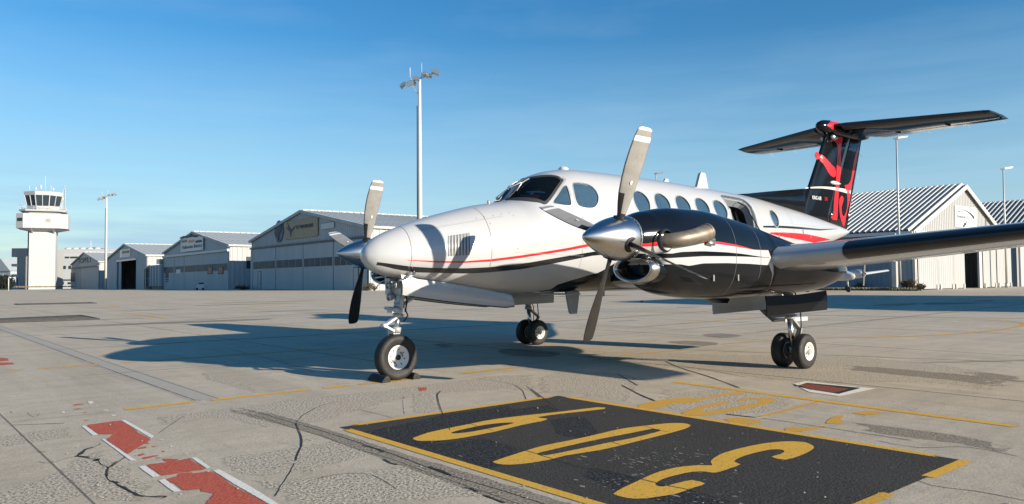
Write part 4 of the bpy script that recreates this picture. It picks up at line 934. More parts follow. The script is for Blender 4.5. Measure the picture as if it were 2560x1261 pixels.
for i in range(24):
    t = i/23; c = dirpx(-60, 200).lerp(dirpx(27, 200), t); leaves(m_, c+Vector((0, 0, 1.7)), (1.2, 1.2, 2.0), 260, .3)
m_.build('foliage', LEAFD, hd)
m_ = MB(); m_.bar(dirpx(-60, 200.5)+Vector((0, 0, 1.2)), dirpx(27, 200.5)+Vector((0, 0, 1.2)), 1.2, 3.2); m_.build('woody_core', LEAFD, hd)
# small white ground unit parked before the second hangar
p = dirpx(503, 128); o = thing('ground_power_cart', 'small white cart with a dark top in front of the posters', 'cart', (p.x, p.y, zg(128)), math.atan2(RH.y, RH.x))
m_ = MB(); m_.local = True; m_.loft([[(-.75, -.5, .25), (.75, -.5, .25), (.75, .5, .25), (-.75, .5, .25)], [(-.65, -.45, .7), (.65, -.45, .7), (.65, .45, .7), (-.65, .45, .7)], [(-.3, -.3, 1.0), (.3, -.3, 1.0), (.3, .3, 1.0), (-.3, .3, 1.0)]], smooth=False); m_.build('body', FASC, o)
m_ = MB(); m_.local = True; m_.box((-.28, -.28, 1.003), (.28, .28, 1.3)); m_.build('cap', INK, o)
for x in (-.5, .5):
    m_ = MB(); m_.local = True; m_.lathe((x, -.55, .22), (0, 1, 0), [(0, .2), (.1, .22), (.2, .2)], 14); m_.build('wheel', RUBBER, o)

# ---- small light aircraft parked far behind
p = LD(26.4, 64); sa = thing('light_aircraft', 'small white twin-engined aircraft parked before the shaded hangar wall', 'airplane', (p.x, p.y, 0), math.atan2(-FH.y, -FH.x)+R(18))
def SL(m_, n, mt, parent=None): m_.local = True; return m_.build(n, mt, parent or sa)
def rng(x, cz, ry, rz, n=16): return [(x, math.cos(2*math.pi*k/n)*ry, cz+math.sin(2*math.pi*k/n)*rz) for k in range(n)]
m_ = MB(); m_.loft([rng(3.2, 1.25, .05, .05), rng(3.0, 1.27, .28, .25), rng(2.2, 1.35, .45, .42), rng(1.2, 1.55, .55, .62), rng(0, 1.65, .58, .70), rng(-1.5, 1.6, .5, .6), rng(-3.5, 1.6, .2, .28), rng(-5, 1.65, .05, .12)]); SL(m_, 'fuselage', WHITE)
m_ = MB(); m_.loft([rng(1.9, 1.75, .42, .22), rng(1.2, 1.95, .50, .28), rng(.4, 2.0, .52, .30)]); SL(m_, 'windscreen', GLASS)
for s_ in (1, -1):
    m_ = MB(); m_.loft([[(x0-c*t, s_*y, z+h) for t, h in ((0, 0), (.15, .09*c), (.5, .08*c), (1, 0), (.5, -.05*c), (.12, -.06*c))] for y, x0, z, c in ((.3, .9, 1.2, 1.9), (2.0, .9, 1.33, 1.8), (6.1, .55, 1.75, 1.1), (6.2, .4, 1.76, .8))]); wg = SL(m_, 'wing', WHITE)
    m_ = MB(); m_.loft([[(x, s_*2.05+math.cos(2*math.pi*k/12)*r_, 1.48+math.sin(2*math.pi*k/12)*r_) for k in range(12)] for x, r_ in ((1.95, .16), (1.9, .30), (1.3, .38), (.2, .30), (-1.0, .05))]); nc = SL(m_, 'engine_cowl', WHITE)
    m_ = MB(); m_.lathe((1.95, s_*2.05, 1.48), (1, 0, 0), [(0, .16), (.15, .12), (.32, .02)], 12); SL(m_, 'spinner', CHROME, nc)
    for a in (0, math.pi):
        m_ = MB(); d = Vector((0, math.sin(a+.1), math.cos(a+.1))); m_.bar(Vector((2.02, s_*2.05, 1.48))+d*.1, Vector((2.02, s_*2.05, 1.48))+d*.98, .14, .04, (1, 0, 0)); SL(m_, 'propeller_blade', BLADEK, nc)
    m_ = MB(); m_.tube([(.1, s_*2.0, 1.2), (.1, s_*2.05, .3)], .05, 6); SL(m_, 'gear_strut', GEARM)
    m_ = MB(); m_.lathe((.1, s_*2.05-.09, .28), (0, 1, 0), [(0, .2), (.05, .28), (.13, .28), (.18, .2)], 16); SL(m_, 'tyre', RUBBER)
    m_ = MB(); m_.box((-4.9, min(0, s_*1.9), 1.72), (-4.1, max(0, s_*1.9), 1.78)); SL(m_, 'tailplane', WHITE)
m_ = MB(); m_.tube([(2.4, 0, 1.1), (2.5, 0, .3)], .05, 6); SL(m_, 'gear_strut', GEARM)
m_ = MB(); m_.lathe((2.5, -.07, .23), (0, 1, 0), [(0, .15), (.04, .23), (.1, .23), (.14, .15)], 16); SL(m_, 'tyre', RUBBER)
m_ = MB(); m_.prism([(-3.8, -.05, 1.8), (-5.0, -.05, 1.8), (-5.2, -.05, 3.0), (-4.7, -.05, 3.0)], (0, .1, 0)); SL(m_, 'fin', WHITE)
# ------------------------------------------------------------------ airplane
AP = thing('propeller_airplane', 'white and black twin turboprop airplane with red stripes, parked nose left on the apron', 'airplane', (0, 0, 0))
#      x     top    bottom  half-width  z of widest
FT = [(.462, 1.520, 1.480, .020, 1.50), (.45, 1.560, 1.445, .065, 1.50), (.42, 1.612, 1.395, .115, 1.50), (.36, 1.672, 1.338, .170, 1.50), (.25, 1.742, 1.285, .228, 1.50),
      (.10, 1.812, 1.252, .285, 1.50), (-.10, 1.888, 1.222, .340, 1.51), (-.40, 1.985, 1.178, .415, 1.53), (-.80, 2.095, 1.118, .500, 1.56), (-1.20, 2.190, 1.066, .570, 1.60),
      (-1.42, 2.228, 1.045, .602, 1.63), (-1.60, 2.256, 1.034, .624, 1.67), (-1.69, 2.275, 1.030, .635, 1.69), (-1.78, 2.35, 1.026, .645, 1.71), (-1.92, 2.49, 1.022, .662, 1.74), (-2.06, 2.59, 1.02, .676, 1.765), (-2.25, 2.68, 1.02, .694, 1.80),
      (-2.50, 2.755, 1.02, .715, 1.83), (-2.85, 2.805, 1.02, .735, 1.86), (-3.40, 2.812, 1.02, .745, 1.88), (-4.50, 2.808, 1.02, .745, 1.88), (-5.90, 2.775, 1.02, .740, 1.88), (-6.80, 2.742, 1.07, .715, 1.89),
      (-7.60, 2.700, 1.20, .650, 1.92), (-8.60, 2.610, 1.43, .520, 1.98), (-9.50, 2.520, 1.66, .385, 2.05), (-10.5, 2.395, 1.90, .230, 2.12), (-11.1, 2.315, 2.035, .135, 2.17),
      (-11.45, 2.26, 2.125, .070, 2.19), (-11.62, 2.225, 2.175, .02, 2.20)]
fzt, fzb, fw_, fzc = (pchip(FT, i) for i in (1, 2, 3, 4))
fnu = pchip([(.46, 2.0), (-1.2, 2.05), (-1.8, 2.05), (-2.6, 2.25), (-7, 2.3), (-9, 2.1), (-11.6, 2.0)], 1); fnl = pchip([(.46, 2.0), (-1, 2.1), (-3, 2.5), (-7, 2.4), (-11.6, 2.0)], 1)
def sp0(x, th):
    c, s = math.cos(th), math.sin(th); n = fnu(x) if s >= 0 else fnl(x); zc = fzc(x); h = (fzt(x)-zc) if s >= 0 else (zc-fzb(x))
    return Vector((x, fw_(x)*math.copysign(abs(c)**(2/n), c), zc+h*math.copysign(abs(s)**(2/n), s)))
def SP(x, th, off=0.0):
    p = sp0(x, th)
    if not off: return p
    a = sp0(x, th+.01)-sp0(x, th-.01); b = sp0(x-.01, th)-sp0(x+.01, th); n = a.cross(b)
    if n.length < 1e-9: return p
    n.normalize()
    if n.dot(p-Vector((x, 0, fzc(x)))) < 0: n = -n
    return p+n*off
def TH(x, z):
    zc = fzc(x)
    if z >= zc: h = fzt(x)-zc; n = fnu(x); return math.asin(min(1, max(0, (z-zc)/h))**(n/2))
    h = zc-fzb(x); n = fnl(x); return -math.asin(min(1, max(0, (zc-z)/h))**(n/2))
def fin_(p):
    if not (-11.6 < p.x < .46): return 9
    z = p.z; zc = fzc(p.x); up = z >= zc; h = (fzt(p.x)-zc) if up else (zc-fzb(p.x)); n = fnu(p.x) if up else fnl(p.x)
    return (abs(p.y)/fw_(p.x))**n+(abs(z-zc)/h)**n-1
def hitF(px, py):
    d = ray(px, py); t = 5.0; best = (9, 0)
    while t < 22:
        v = fin_(CP+d*t)
        if v < best[0]: best = (v, t)
        if v < 0:
            a, b = t-.02, t
            for _ in range(20):
                m = (a+b)/2
                if fin_(CP+d*m) < 0: b = m
                else: a = m
            best = (0, b); break
        t += .02
    p = CP+d*best[1]; zc = fzc(p.x); up = p.z >= zc; h = (fzt(p.x)-zc) if up else (zc-fzb(p.x)); n = fnu(p.x) if up else fnl(p.x)
    th = math.atan2((abs(p.z-zc)/h)**(n/2)*(1 if up else -1), (abs(p.y)/fw_(p.x))**(n/2))
    if p.y < 0: th = math.pi-th
    return p.x, th
def patch(m_, out, off, rings=(1, .85, .6, .3), mi=0, smooth=True):
    """star-shaped patch of the skin inside outline [(x, th)]"""
    n = len(out); cx = sum(p[0] for p in out)/n; ct = sum(p[1] for p in out)/n; b = len(m_.v)
    for s_ in rings:
        for x, t in out: m_.v.append(SP(cx+(x-cx)*s_, ct+(t-ct)*s_, off))
    m_.v.append(SP(cx, ct, off))
    for r_ in range(len(rings)-1):
        for i in range(n): j = (i+1) % n; m_.f.append([b+r_*n+i, b+r_*n+j, b+(r_+1)*n+j, b+(r_+1)*n+i]); m_.m.append(mi); m_.sm.append(smooth)
    l = b+(len(rings)-1)*n; c = b+len(rings)*n
    for i in range(n): m_.f.append([l+i, l+(i+1) % n, c]); m_.m.append(mi); m_.sm.append(smooth)
    return b
def cutter(m_, out, o0, o1):
    n = len(out); a = patch(m_, out, o0); b = patch(m_, out, o1)
    for i in range(n): j = (i+1) % n; m_.f.append([a+i, a+j, b+j, b+i]); m_.m.append(0); m_.sm.append(False)
def ringband(m_, out, s0, s1, o0, o1, abs_=None):
    n = len(out); cx = sum(p[0] for p in out)/n; ct = sum(p[1] for p in out)/n
    def sc(d):
        o = []
        for x, t in out:
            v = Vector((x-cx, (t-ct)*.75)); l = v.length; k = (l+d)/l; o.append((cx+(x-cx)*k, ct+(t-ct)*k))
        return o
    A, B = sc(s0), sc(s1); b = len(m_.v)
    for P_, o_ in ((A, o0), (A, o1), (B, o1), (B, o0)):
        for x, t in P_: m_.v.append(SP(x, t, o_))
    for r_ in range(4):
        for i in range(n): j = (i+1) % n; m_.f.append([b+r_*n+i, b+r_*n+j, b+((r_+1) % 4)*n+j, b+((r_+1) % 4)*n+i]); m_.m.append(0); m_.sm.append(False)
def sm2(L, n=4): return [(p.x, p.y) for p in smooth_poly([Vector((a, b, 0)) for a, b in L], n, True)]
def mir(L): return [(x, math.pi-t) for x, t in L]
def w5(L): return [hitF(1200+x/5.73, 400+y/5.73) for x, y in L]

pane_wind = sm2(w5([(410,548),(470,480),(560,385),(690,272),(770,254),(850,243),(1000,236),(1085,250),(1150,292),(1120,345),(1050,450),(985,540),(925,592),(860,570),(760,549),(620,538),(500,542)]), 3)
pane_storm = sm2(w5([(1335,350),(1365,332),(1450,335),(1560,360),(1640,420),(1690,510),(1690,600),(1650,670),(1590,690),(1500,685),(1425,660),(1388,615),(1365,540),(1342,420)]), 3)
pane_tri = sm2(w5([(1205,378),(1225,372),(1242,382),(1262,430),(1303,600),(1303,635),(1278,655),(1180,645),(1075,625),(1055,605),(1065,575),(1120,500),(1180,405)]), 3)
def ell(cx, ct, rx, rt, n=32): return [(cx-math.cos(2*math.pi*k/n)*rx, ct+math.sin(2*math.pi*k/n)*rt) for k in range(n)]
cab_c = [hitF(*p) for p in ((1604,503), (1656.5,508.5), (1708.5,514.5), (1757,520), (1802,525.5))]
cab = [ell(x, TH(x, 2.335), .172, .225) for x, t in cab_c]
a_ = hitF(1936.5, 545); cab.append(ell(a_[0], a_[1], .135, .22))
xd0, xd1 = -6.07, -6.86; td1 = TH(-6.4, 2.60); td0 = TH(-6.4, 1.32)
door = []
for x, t in ((xd0, td0), (xd0, lerp(td0, td1, .25)), (xd0, lerp(td0, td1, .5)), (xd0, lerp(td0, td1, .75)), (xd0, td1-.06), (xd0-.03, td1-.015), (xd0-.08, td1), (-6.3, td1), (-6.5, td1), (-6.66, td1), (-6.76, td1-.03), (-6.83, td1-.13), (xd1, td1-.27),
             (xd1, lerp(td0, td1, .6)), (xd1, lerp(td0, td1, .4)), (xd1, lerp(td0, td1, .2)), (xd1, td0), (-6.6, td0), (-6.3, td0)): door.append((x, t))

# fuselage skin
NS = 250; NT = 96
xs_ = []
for i in range(NS):
    t = i/(NS-1); xs_.append(.462-12.082*(t*.93+.07*t*t) if t > 0 else .462)
xs_ = [.4620, .4600, .4550, .4480, .4380, .4250] + [x for x in xs_ if x < .41]
m_ = MB(); m_.loft([[sp0(x, 2*math.pi*(k+.5)/NT) for k in range(NT)] for x in xs_])
fus = m_.build('fuselage', [WHITE], AP)
cm = MB()
for L in (pane_storm, pane_tri): 
    for Q in (L, mir(L)): cutter(cm, Q, .05, -.05)
for Q in (pane_wind, mir(pane_wind)): cutter(cm, Q, .05, -.30)
for L in cab[:5]: 
    for Q in (L, mir(L)): cutter(cm, Q, .05, -.05)
for Q in (cab[5], mir(cab[5])): cutter(cm, Q, .05, -.05)
cutter(cm, door, .06, -.45)
cut = cm.build('door_cut', [BLACK], None, weld=True)
md = fus.modifiers.new('b', 'BOOLEAN'); md.object = cut; md.operation = 'DIFFERENCE'; md.solver = 'EXACT'; md.material_mode = 'TRANSFER'
dg = bpy.context.evaluated_depsgraph_get(); nm = bpy.data.meshes.new_from_object(fus.evaluated_get(dg)); fus.modifiers.clear(); old = fus.data; fus.data = nm; nm.name = 'fuselage'
bpy.data.objects.remove(cut)
print('fuselage faces', len(nm.polygons), [m.name for m in nm.materials])

FRAME = mat('window_trim', (.50, .49, .46), .35, metal=.5)
FRD = mat('dark_window_seal', (.04, .04, .042), .5)
def window(Q, name, glass, pane_off=-.012, trim=None, tw_=(.0, .014)):
    m_ = MB(); ringband(m_, Q, tw_[0], tw_[1], -.02, .003); o = m_.build(name, trim or FRAME, AP)
    m_ = MB(); patch(m_, Q, pane_off); m_.build('pane', glass, o); return o
for i, L in enumerate(cab):
    for Q in (L, mir(L)): window(Q, 'cabin_window', GLASS, -.016)
for Q in (pane_storm, mir(pane_storm)): window(Q, 'cockpit_side_window', GLASS, -.012)
for Q in (pane_tri, mir(pane_tri)): window(Q, 'cockpit_quarter_window', GLASS, -.010)
for k_, Q in enumerate((pane_wind, mir(pane_wind))):
    o = window(Q, 'windshield', WSH, -.006, FRD, (.0, .022))
    m_ = MB(); ringband(m_, Q, .022, .052, -.004, .0055); m_.build('windshield_frame', FRD, o)
    ed = [hitF(1200+x/5.73, 400+y/5.73) for x, y in ((1140,262),(1190,283),(1200,300),(1150,375),(1080,480),(1010,580),(975,612))]
    if k_: ed = mir(ed)
    m_ = MB()
    for x, t in ed: m_.v += [SP(x+.004, t, .009), SP(x-.045, t, .008)]
    for i in range(len(ed)-1): m_.f.append([2*i, 2*i+1, 2*i+3, 2*i+2]); m_.m.append(0); m_.sm.append(True)
    m_.build('windshield_edge_strip', FRAME, o)
    # wiper
    if k_ == 0: a, b, c, d = hitF(1245, 499), hitF(1306, 461.5), hitF(1323, 450), hitF(1293, 480)
    else: a, b, c, d = hitF(1222, 504), hitF(1275, 467), hitF(1294, 455), hitF(1271, 475)
    wo = .035 if k_ == 0 else .015
    m_ = MB(); m_.tube([SP(*a, .0), SP(*a, wo), SP((a[0]+b[0])/2, (a[1]+b[1])/2, wo*1.1), SP(*b, wo)], .007, 6); m_.build('wiper_arm', FRAME, o)
    m_ = MB(); m_.tube([SP(*c, wo*.5), SP(*b, wo*.8), SP(*d, wo*.5)], .008, 6); m_.build('wiper_blade', FRAME, o)
    m_ = MB(); m_.lathe(SP(*a, -.01), (SP(*a, .05)-SP(*a)).normalized(), [(0, .022), (.03, .022), (.05, .012)], 12); m_.build('wiper_pivot', FRAME, o)
# cockpit contents and a flat pale blue patch behind the windshield
REDC = mat('red_cloth', (.60, .07, .05), .8); BRC = mat('brown_leather', (.14, .09, .055), .7, noise=.3); PANB = mat('pale_blue', (.25, .50, .75), .6)
def inpatch(L, off, name, mt):
    m_ = MB(); patch(m_, [hitF(1200+x/5.73, 400+y/5.73) for x, y in L], off, (1, .5)); o = m_.build(name, mt, fus); return o
inpatch([(745,475),(865,490),(815,552),(725,530)], -.022, 'red_headrest', REDC)
inpatch([(560,480),(740,475),(720,532),(570,520)], -.024, 'sun_visor', BRC)
inpatch([(640,445),(700,430),(830,428),(935,445),(925,458),(800,452),(690,455)], -.02, 'pale_blue_patch', PANB)
#inpatch([(450,515),(560,450),(620,430),(580,490)], -.055, 'panel_glare', GREYP)

# skin stripes
def band(name, top, bot, mt, off=.0022, cols=5, both=True, n=60):
    x0 = max(p[0] for p in top); x1 = min(p[0] for p in top)
    obs = []
    for side in ((1, -1) if both else (1,)):
        m_ = MB()
        for i in range(n+1):
            x = lerp(x0, x1, i/n); ta = TH(x, poly_at(top, x)); tb = TH(x, poly_at(bot, x))
            for k in range(cols+1):
                t = lerp(ta, tb, k/cols); m_.v.append(SP(x, t if side > 0 else math.pi-t, off))
        c = cols+1
        for i in range(n):
            for k in range(cols): m_.f.append([i*c+k, i*c+k+1, (i+1)*c+k+1, (i+1)*c+k]); m_.m.append(0); m_.sm.append(True)
        obs.append(m_.build(name, mt, fus))
    return obs
def xz(L):
    o = []
    for q in L: x, t = hitF(*q); o.append((x, sp0(x, t).z))
    return o
def A1(L): return xz([(800+x/2.1014, 400+y/2.1014) for x, y in L])
def A2(L): return xz([(1400+x/2.5213, 300+y/2.5213) for x, y in L])
STR = mat('stripe_black', (.010, .012, .015), .18, noise=.2, coat=.9)
bt = A1([(302,537),(470,560),(600,568),(760,570),(900,563),(1050,548),(1200,522),(1330,500),(1440,482)])
bb = A1([(305,552),(400,575),(500,590),(640,594),(780,597),(900,590),(1050,575),(1200,550),(1350,520),(1440,502)])
bt += [(-3.2, bt[-1][1]+.02), (-4.4, 1.93), (-5.6, 1.96)]; bb += [(-3.2, bb[-1][1]+.03), (-4.4, 1.89), (-5.6, 1.93)]
band('black_stripe', bt, bb, STR)
rt = A1([(460,526),(630,532),(760,533),(900,522),(1050,503),(1200,480),(1300,463),(1400,443)]); rb = A1([(460,528),(620,540),(760,541),(900,534),(1050,516),(1200,493),(1300,477),(1408,456)])
rt += [(-3.4, rt[-1][1]+.05), (-4.6, 2.02), (-5.8, 2.03), (-6.9, 1.87)]; rb += [(-3.4, rb[-1][1]+.04), (-4.6, 1.97), (-5.8, 1.98), (-6.9, 1.84)]
band('red_stripe', [p for p in rt if p[0] > -5.8], [p for p in rb if p[0] > -5.8], RED, n=70)
tt = A2([(1280,668),(1400,668),(1500,674),(1640,688),(1745,687)]); tb = A2([(1280,679),(1400,682),(1500,688),(1640,698),(1746,689)])
band('tail_pinstripe', tt, tb, STR, n=40)
tt = A2([(1325,710),(1400,709),(1500,715),(1560,722),(1600,730),(1650,741),(1705,755)]); tb = A2([(1325,718),(1380,732),(1450,745),(1530,760),(1600,775),(1640,768),(1706,757)])
band('tail_red_stripe', tt, tb, RED, n=50)
by = A1([(1170,691),(1200,678),(1250,655),(1330,630),(1400,610),(1470,590)])+A2([(400,867)])
by = [(by[0][0]+.15, 1.03)]+by+[(-4.2, 1.53), (-5.5, 1.58), (-6.8, 1.55), (-8.0, 1.60), (-9.2, 1.74), (-10.0, 1.82), (-10.6, 1.93)]
m_ = MB(); n = 110; c = 25; x0, x1 = by[0][0], -10.5
for i in range(n+1):
    x = lerp(x0, x1, i/n); ta = TH(x, max(poly_at(by, x), fzb(x)+.0005))
    for k in range(c): m_.v.append(SP(x, lerp(ta, -math.pi-ta, k/(c-1)), .0025))
for i in range(n):
    for k in range(c-1): m_.f.append([i*c+k, i*c+k+1, (i+1)*c+k+1, (i+1)*c+k]); m_.m.append(0); m_.sm.append(True)
m_.build('black_belly', DARK, fus)
# seams, louvres, rivets
def seam(x, t0=-1.35, t1=1.5, wd=.005):
    for s_ in (1, -1):
        m_ = MB(); n = 40
        for i in range(n+1):
            t = lerp(t0, t1, i/n); t = t if s_ > 0 else math.pi-t; m_.v += [SP(x, t, .003), SP(x-wd, t, .003)]
        for i in range(n): m_.f.append([2*i, 2*i+1, 2*i+3, 2*i+2]); m_.m.append(0); m_.sm.append(True)
        m_.build('panel_seam', SEAM, fus)
sx0 = hitF(1024, 600)[0]; sx1 = hitF(1228, 600)[0]
seam(sx0, wd=.004); seam(sx1, -.6, 1.25, .004); seam(-2.52, -1.3, .2, .003); seam(-7.0, .3, 1.4, .003); seam(-8.3, .0, 1.4, .003)
def seam_h(P_, wd=.004, name='panel_seam'):
    for s_ in (1, -1):
        m_ = MB()
        P2 = []
        for (xa0, za0), (xb0, zb0) in zip(P_, P_[1:]):
            for i in range(8): P2.append((lerp(xa0, xb0, i/8), lerp(za0, zb0, i/8)))
        P2.append(P_[-1])
        for x, z in P2:
            ta, tb = TH(x, z+wd/2), TH(x, z-wd/2)
            if s_ < 0: ta, tb = math.pi-ta, math.pi-tb
            m_.v += [SP(x, ta, .003), SP(x, tb, .003)]
        for i in range(len(P2)-1): m_.f.append([2*i, 2*i+1, 2*i+3, 2*i+2]); m_.m.append(0); m_.sm.append(True)
        m_.build(name, SEAMF, fus)
SEAMF = mat('seam_faint', (.27, .26, .25), .6)
seam_h([(-.15, 1.80), (-1.33, 2.02)]); seam_h([(-2.6, 2.10), (-5.9, 2.10)], .003); seam_h([(-7.0, 2.20), (-10.6, 2.22)], .003); seam_h([(-1.4, 1.55), (-2.5, 1.52), (-5.8, 1.62)], .003)
seam_h([(-7.5, 2.02), (-7.5, 1.80), (-8.1, 1.80), (-8.1, 2.02), (-7.5, 2.02)], .003)
PR = MB()
def rivet(x, z):
    for s_ in (1, -1):
        t = TH(x, z); t = t if s_ > 0 else math.pi-t; a = SP(x, t, .0005); d = (SP(x, t, .01)-a).normalized(); u = d.orthogonal().normalized()*.0035; v = d.cross(u)
        PR.add([a+u+d*.001, a+v+d*.001, a-u+d*.001, a-v+d*.001], [(0, 1, 2, 3)])
for i in range(60): rivet(-.15-i*.02, 1.815+i*.0037)
for i in range(90): rivet(-7.05-i*.04, 2.235)
for xx in (sx0-.03, sx1-.03, -2.56, -7.04, -8.34, -9.4):
    for i in range(40):
        z = lerp(fzb(xx)+.1, fzt(xx)-.03, i/39); rivet(xx, z)
PR.build('rivets', SEAMF, fus, kind='stuff')
for x0_, z0_, x1_, z1_ in ((-7.62, 1.98, -7.66, 1.90), (-8.75, 2.12, -8.79, 2.04), (-9.15, 2.03, -9.18, 1.97)):
    m_ = MB(); Q_ = [SP(x, TH(x, z), .004) for x, z in ((x0_, z0_), (x1_, z0_), (x1_, z1_), (x0_, z1_))]; m_.add(Q_, [(0, 1, 2, 3)]); m_.build('placard', BOLT, fus)
for i in range(7):
    m_ = MB()
    xa = [hitF(800+(676+i*14.0)/2.1014, 400+yy/2.1014) for yy in (400, 435, 470, 505)] if i == 0 else xa
    dx = -i*.0415
    pts = [SP(x+dx, t, .004) for x, t in xa]; m_.tube(pts, [.006, .012, .012, .006], 6); m_.build('louvre', WHITE, fus)
    m_ = MB(); 
    q = [SP(x+dx-.016, t, .0035) for x, t in xa]; q2 = [SP(x+dx-.028, t, .0035) for x, t in xa]
    m_.add(q+q2, [(j, j+1, len(q)+j+1, len(q)+j) for j in range(len(q)-1)]); m_.build('louvre_slot', SEAM, fus)
RV = MB()
for px, py in ((1211,543),(1233,540),(1253,536),(1273,533),(1284,540),(1191,546),(1285,597),(1294,600),(1024,630),(1022,668),(1227,650),(1295,622),(1226,560)):
    x, t = hitF(px, py); RV.lathe(SP(x, t, -.003), (SP(x, t, .01)-SP(x, t)).normalized(), [(0, .007), (.006, .007), (.0075, .003)], 8)
RV.build('fasteners', BOLT, fus, kind='stuff')
# antennas, beacon, pitot tubes
def blade_ant(P, name, mt, th=.03):
    m_ = MB(); m_.prism([(x, -th/2, z) for x, z in P], (0, th, 0)); m_.build(name, mt, AP)
blade_ant([(-6.04, 2.72), (-6.17, 3.03), (-6.20, 3.055), (-6.30, 3.055), (-6.33, 3.03), (-6.42, 2.72)], 'blade_antenna', WHITE, .05)
blade_ant([(-5.13, 2.76), (-5.22, 2.87), (-5.29, 2.87), (-5.31, 2.76)], 'small_antenna', WHITE)
blade_ant([(-2.87, 1.05), (-2.95, .72), (-2.98, .695), (-3.09, .695), (-3.10, .72), (-3.16, 1.05)], 'belly_antenna', GREYP, .035)
blade_ant([(-3.58, 1.04), (-3.64, .98), (-3.67, .94), (-3.70, .94), (-3.71, 1.04)], 'belly_probe', GREYP, .02)
m_ = MB(); m_.box((-2.85, -.14, .985), (-2.52, .34, 1.0)); m_.build('belly_panel', SILVER, AP)
m_ = MB(); m_.lathe((-2.80, .06, 2.79), (0, 0, 1), [(0, .08), (.02, .075), (.045, .05), (.055, .004)], 16); m_.build('beacon', FASC, AP)
for s_ in (1, -1):
    x, t = hitF(1030, 676); t = t if s_ > 0 else math.pi-t; p = SP(x, t)
    m_ = MB(); m_.tube([p, p+Vector((.0, s_*.05, -.03)), p+Vector((.03, s_*.07, -.07)), p+Vector((.16, s_*.07, -.085))], [.018, .018, .014, .010], 8); m_.build('pitot_tube', CHROME, AP)

# door frame, interior and airstair
m_ = MB(); ringband(m_, door, -.03, .006, -.06, .006); df = m_.build('door_frame', ALU, AP)
m_ = MB(); ringband(m_, door, -.065, -.032, -.16, -.03); m_.build('door_seal', GREYP, df)
for k, (u, c_) in enumerate(((-6.2, .035), (-6.38, .03), (-6.55, .04), (-6.72, .03))):
    m_ = MB(); m_.tube([SP(u, td0+.2, -.30), SP(u-.02, lerp(td0, td1, .6), -.28), SP(u, td1-.12, -.25)], c_, 8); m_.build('door_curtain', STR if k % 2 else DRKM, df)
m_ = MB(); m_.tube([SP(-6.58, td1-.10, -.04), SP(-6.62, td1-.3, .02), Vector((-6.84, 1.05, 1.55)), Vector((-6.86, 1.40, .62))], .011, 6); m_.build('door_cable', BLACK, df)
m_ = MB(); m_.tube([SP(-6.10, lerp(td0, td1, .55), -.10), Vector((-6.12, 1.0, 1.5)), Vector((-6.10, 1.40, .62))], .010, 6); m_.build('door_cable', BLACK, df)
H0_, H1_ = Vector((-6.07, .70, 1.33)), Vector((-6.07, 1.42, .50)); dd_ = (H1_-H0_); nn_ = Vector((0, -dd_.z, dd_.y)).normalized()*-1
m_ = MB(); rr_ = []
for i in range(9):
    t = i/8; c = H0_+dd_*t+Vector((0, -.0, -.10*math.sin(math.pi*t))); rr_.append([c, c+Vector((-.79, 0, 0)), c+Vector((-.79, .03, .035)), c+Vector((0, .03, .035))])
m_.loft(rr_, smooth=False); ad = m_.build('airstair_door', STR, AP)
for i in range(4):
    c = H0_+dd_*(.28+i*.235); m_ = MB(); m_.box((c.x-.74, c.y-.02, c.z+.03), (c.x-.05, c.y+.20, c.z+.055)); m_.box((c.x-.74, c.y+.18, c.z-.01), (c.x-.05, c.y+.20, c.z+.029)); m_.build('stair_step', SILVER, ad)

# ---- nacelles
NT_ = [(-1.215, 1.862, 1.395, .236, 1.63), (-1.30, 1.89, 1.385, .262, 1.63), (-1.42, 1.925, 1.375, .30, 1.62), (-1.50, 1.94, 1.12, .335, 1.53), (-1.62, 1.962, 1.055, .360, 1.50), (-1.86, 1.99, 1.01, .390, 1.49),
       (-2.30, 1.995, .972, .415, 1.48), (-2.90, 1.93, .950, .425, 1.45), (-3.50, 1.83, .965, .425, 1.40), (-4.40, 1.66, .99, .42, 1.33), (-5.0, 1.55, 1.03, .38, 1.29), (-5.45, 1.47, 1.12, .29, 1.29), (-5.8, 1.41, 1.23, .16, 1.31), (-5.98, 1.36, 1.31, .03, 1.33)]
nzt, nzb, nw, nzc = (pchip(NT_, i) for i in (1, 2, 3, 4))
nnu = pchip([(-1.2, 2.0), (-1.6, 2.2), (-3, 2.3), (-6.3, 2.0)], 1)
YN = 2.615
def np_(x, s_side, th):
    """th: angle from horizontal on side s_side"""
    c, s = math.cos(th), math.sin(th); n = nnu(x); zc = nzc(x); h = nzt(x)-zc if s >= 0 else zc-nzb(x)
    return (x, s_side*nw(x)*abs(c)**(2/n), zc+h*math.copysign(abs(s)**(2/n), s))
def nth(x, z):
    zc = nzc(x); up = z >= zc; h = nzt(x)-zc if up else zc-nzb(x); a = min(1, abs(z-zc)/h)**(nnu(x)/2); return math.asin(a)*(1 if up else -1)
def n2(L, yy=3.02):
    o = []
    for x, y in L:
        p = on(1400+x/2.5213, 300+y/2.5213, 1, yy)
        o.append((p.x, p.z))
    return o
def nacz(L):
    o = []
    for x, y in L:
        yy = 3.0
        for _ in range(6):
            p = on(1400+x/2.5213, 300+y/2.5213, 1, yy); xx = min(-1.25, p.x); yy = YN+abs(np_(xx, 1, nth(xx, p.z))[1])
        o.append((p.x, p.z))
    return o
LB = [nacz([(545,780),(600,770),(700,765),(805,760),(900,762),(1000,768),(1100,785),(1160,800),(1222,818)]),
      nacz([(545,800),(640,795),(700,786),(805,779),(900,778),(1000,784),(1100,798),(1160,808),(1222,820)]),
      nacz([(650,845),(760,833),(900,828),(1050,835),(1150,845),(1280,865)]),
      nacz([(690,872),(760,868),(900,860),(1050,860),(1160,862),(1280,868)]),
      nacz([(640,925),(760,911),(900,905),(1050,903),(1200,908),(1285,915)])]
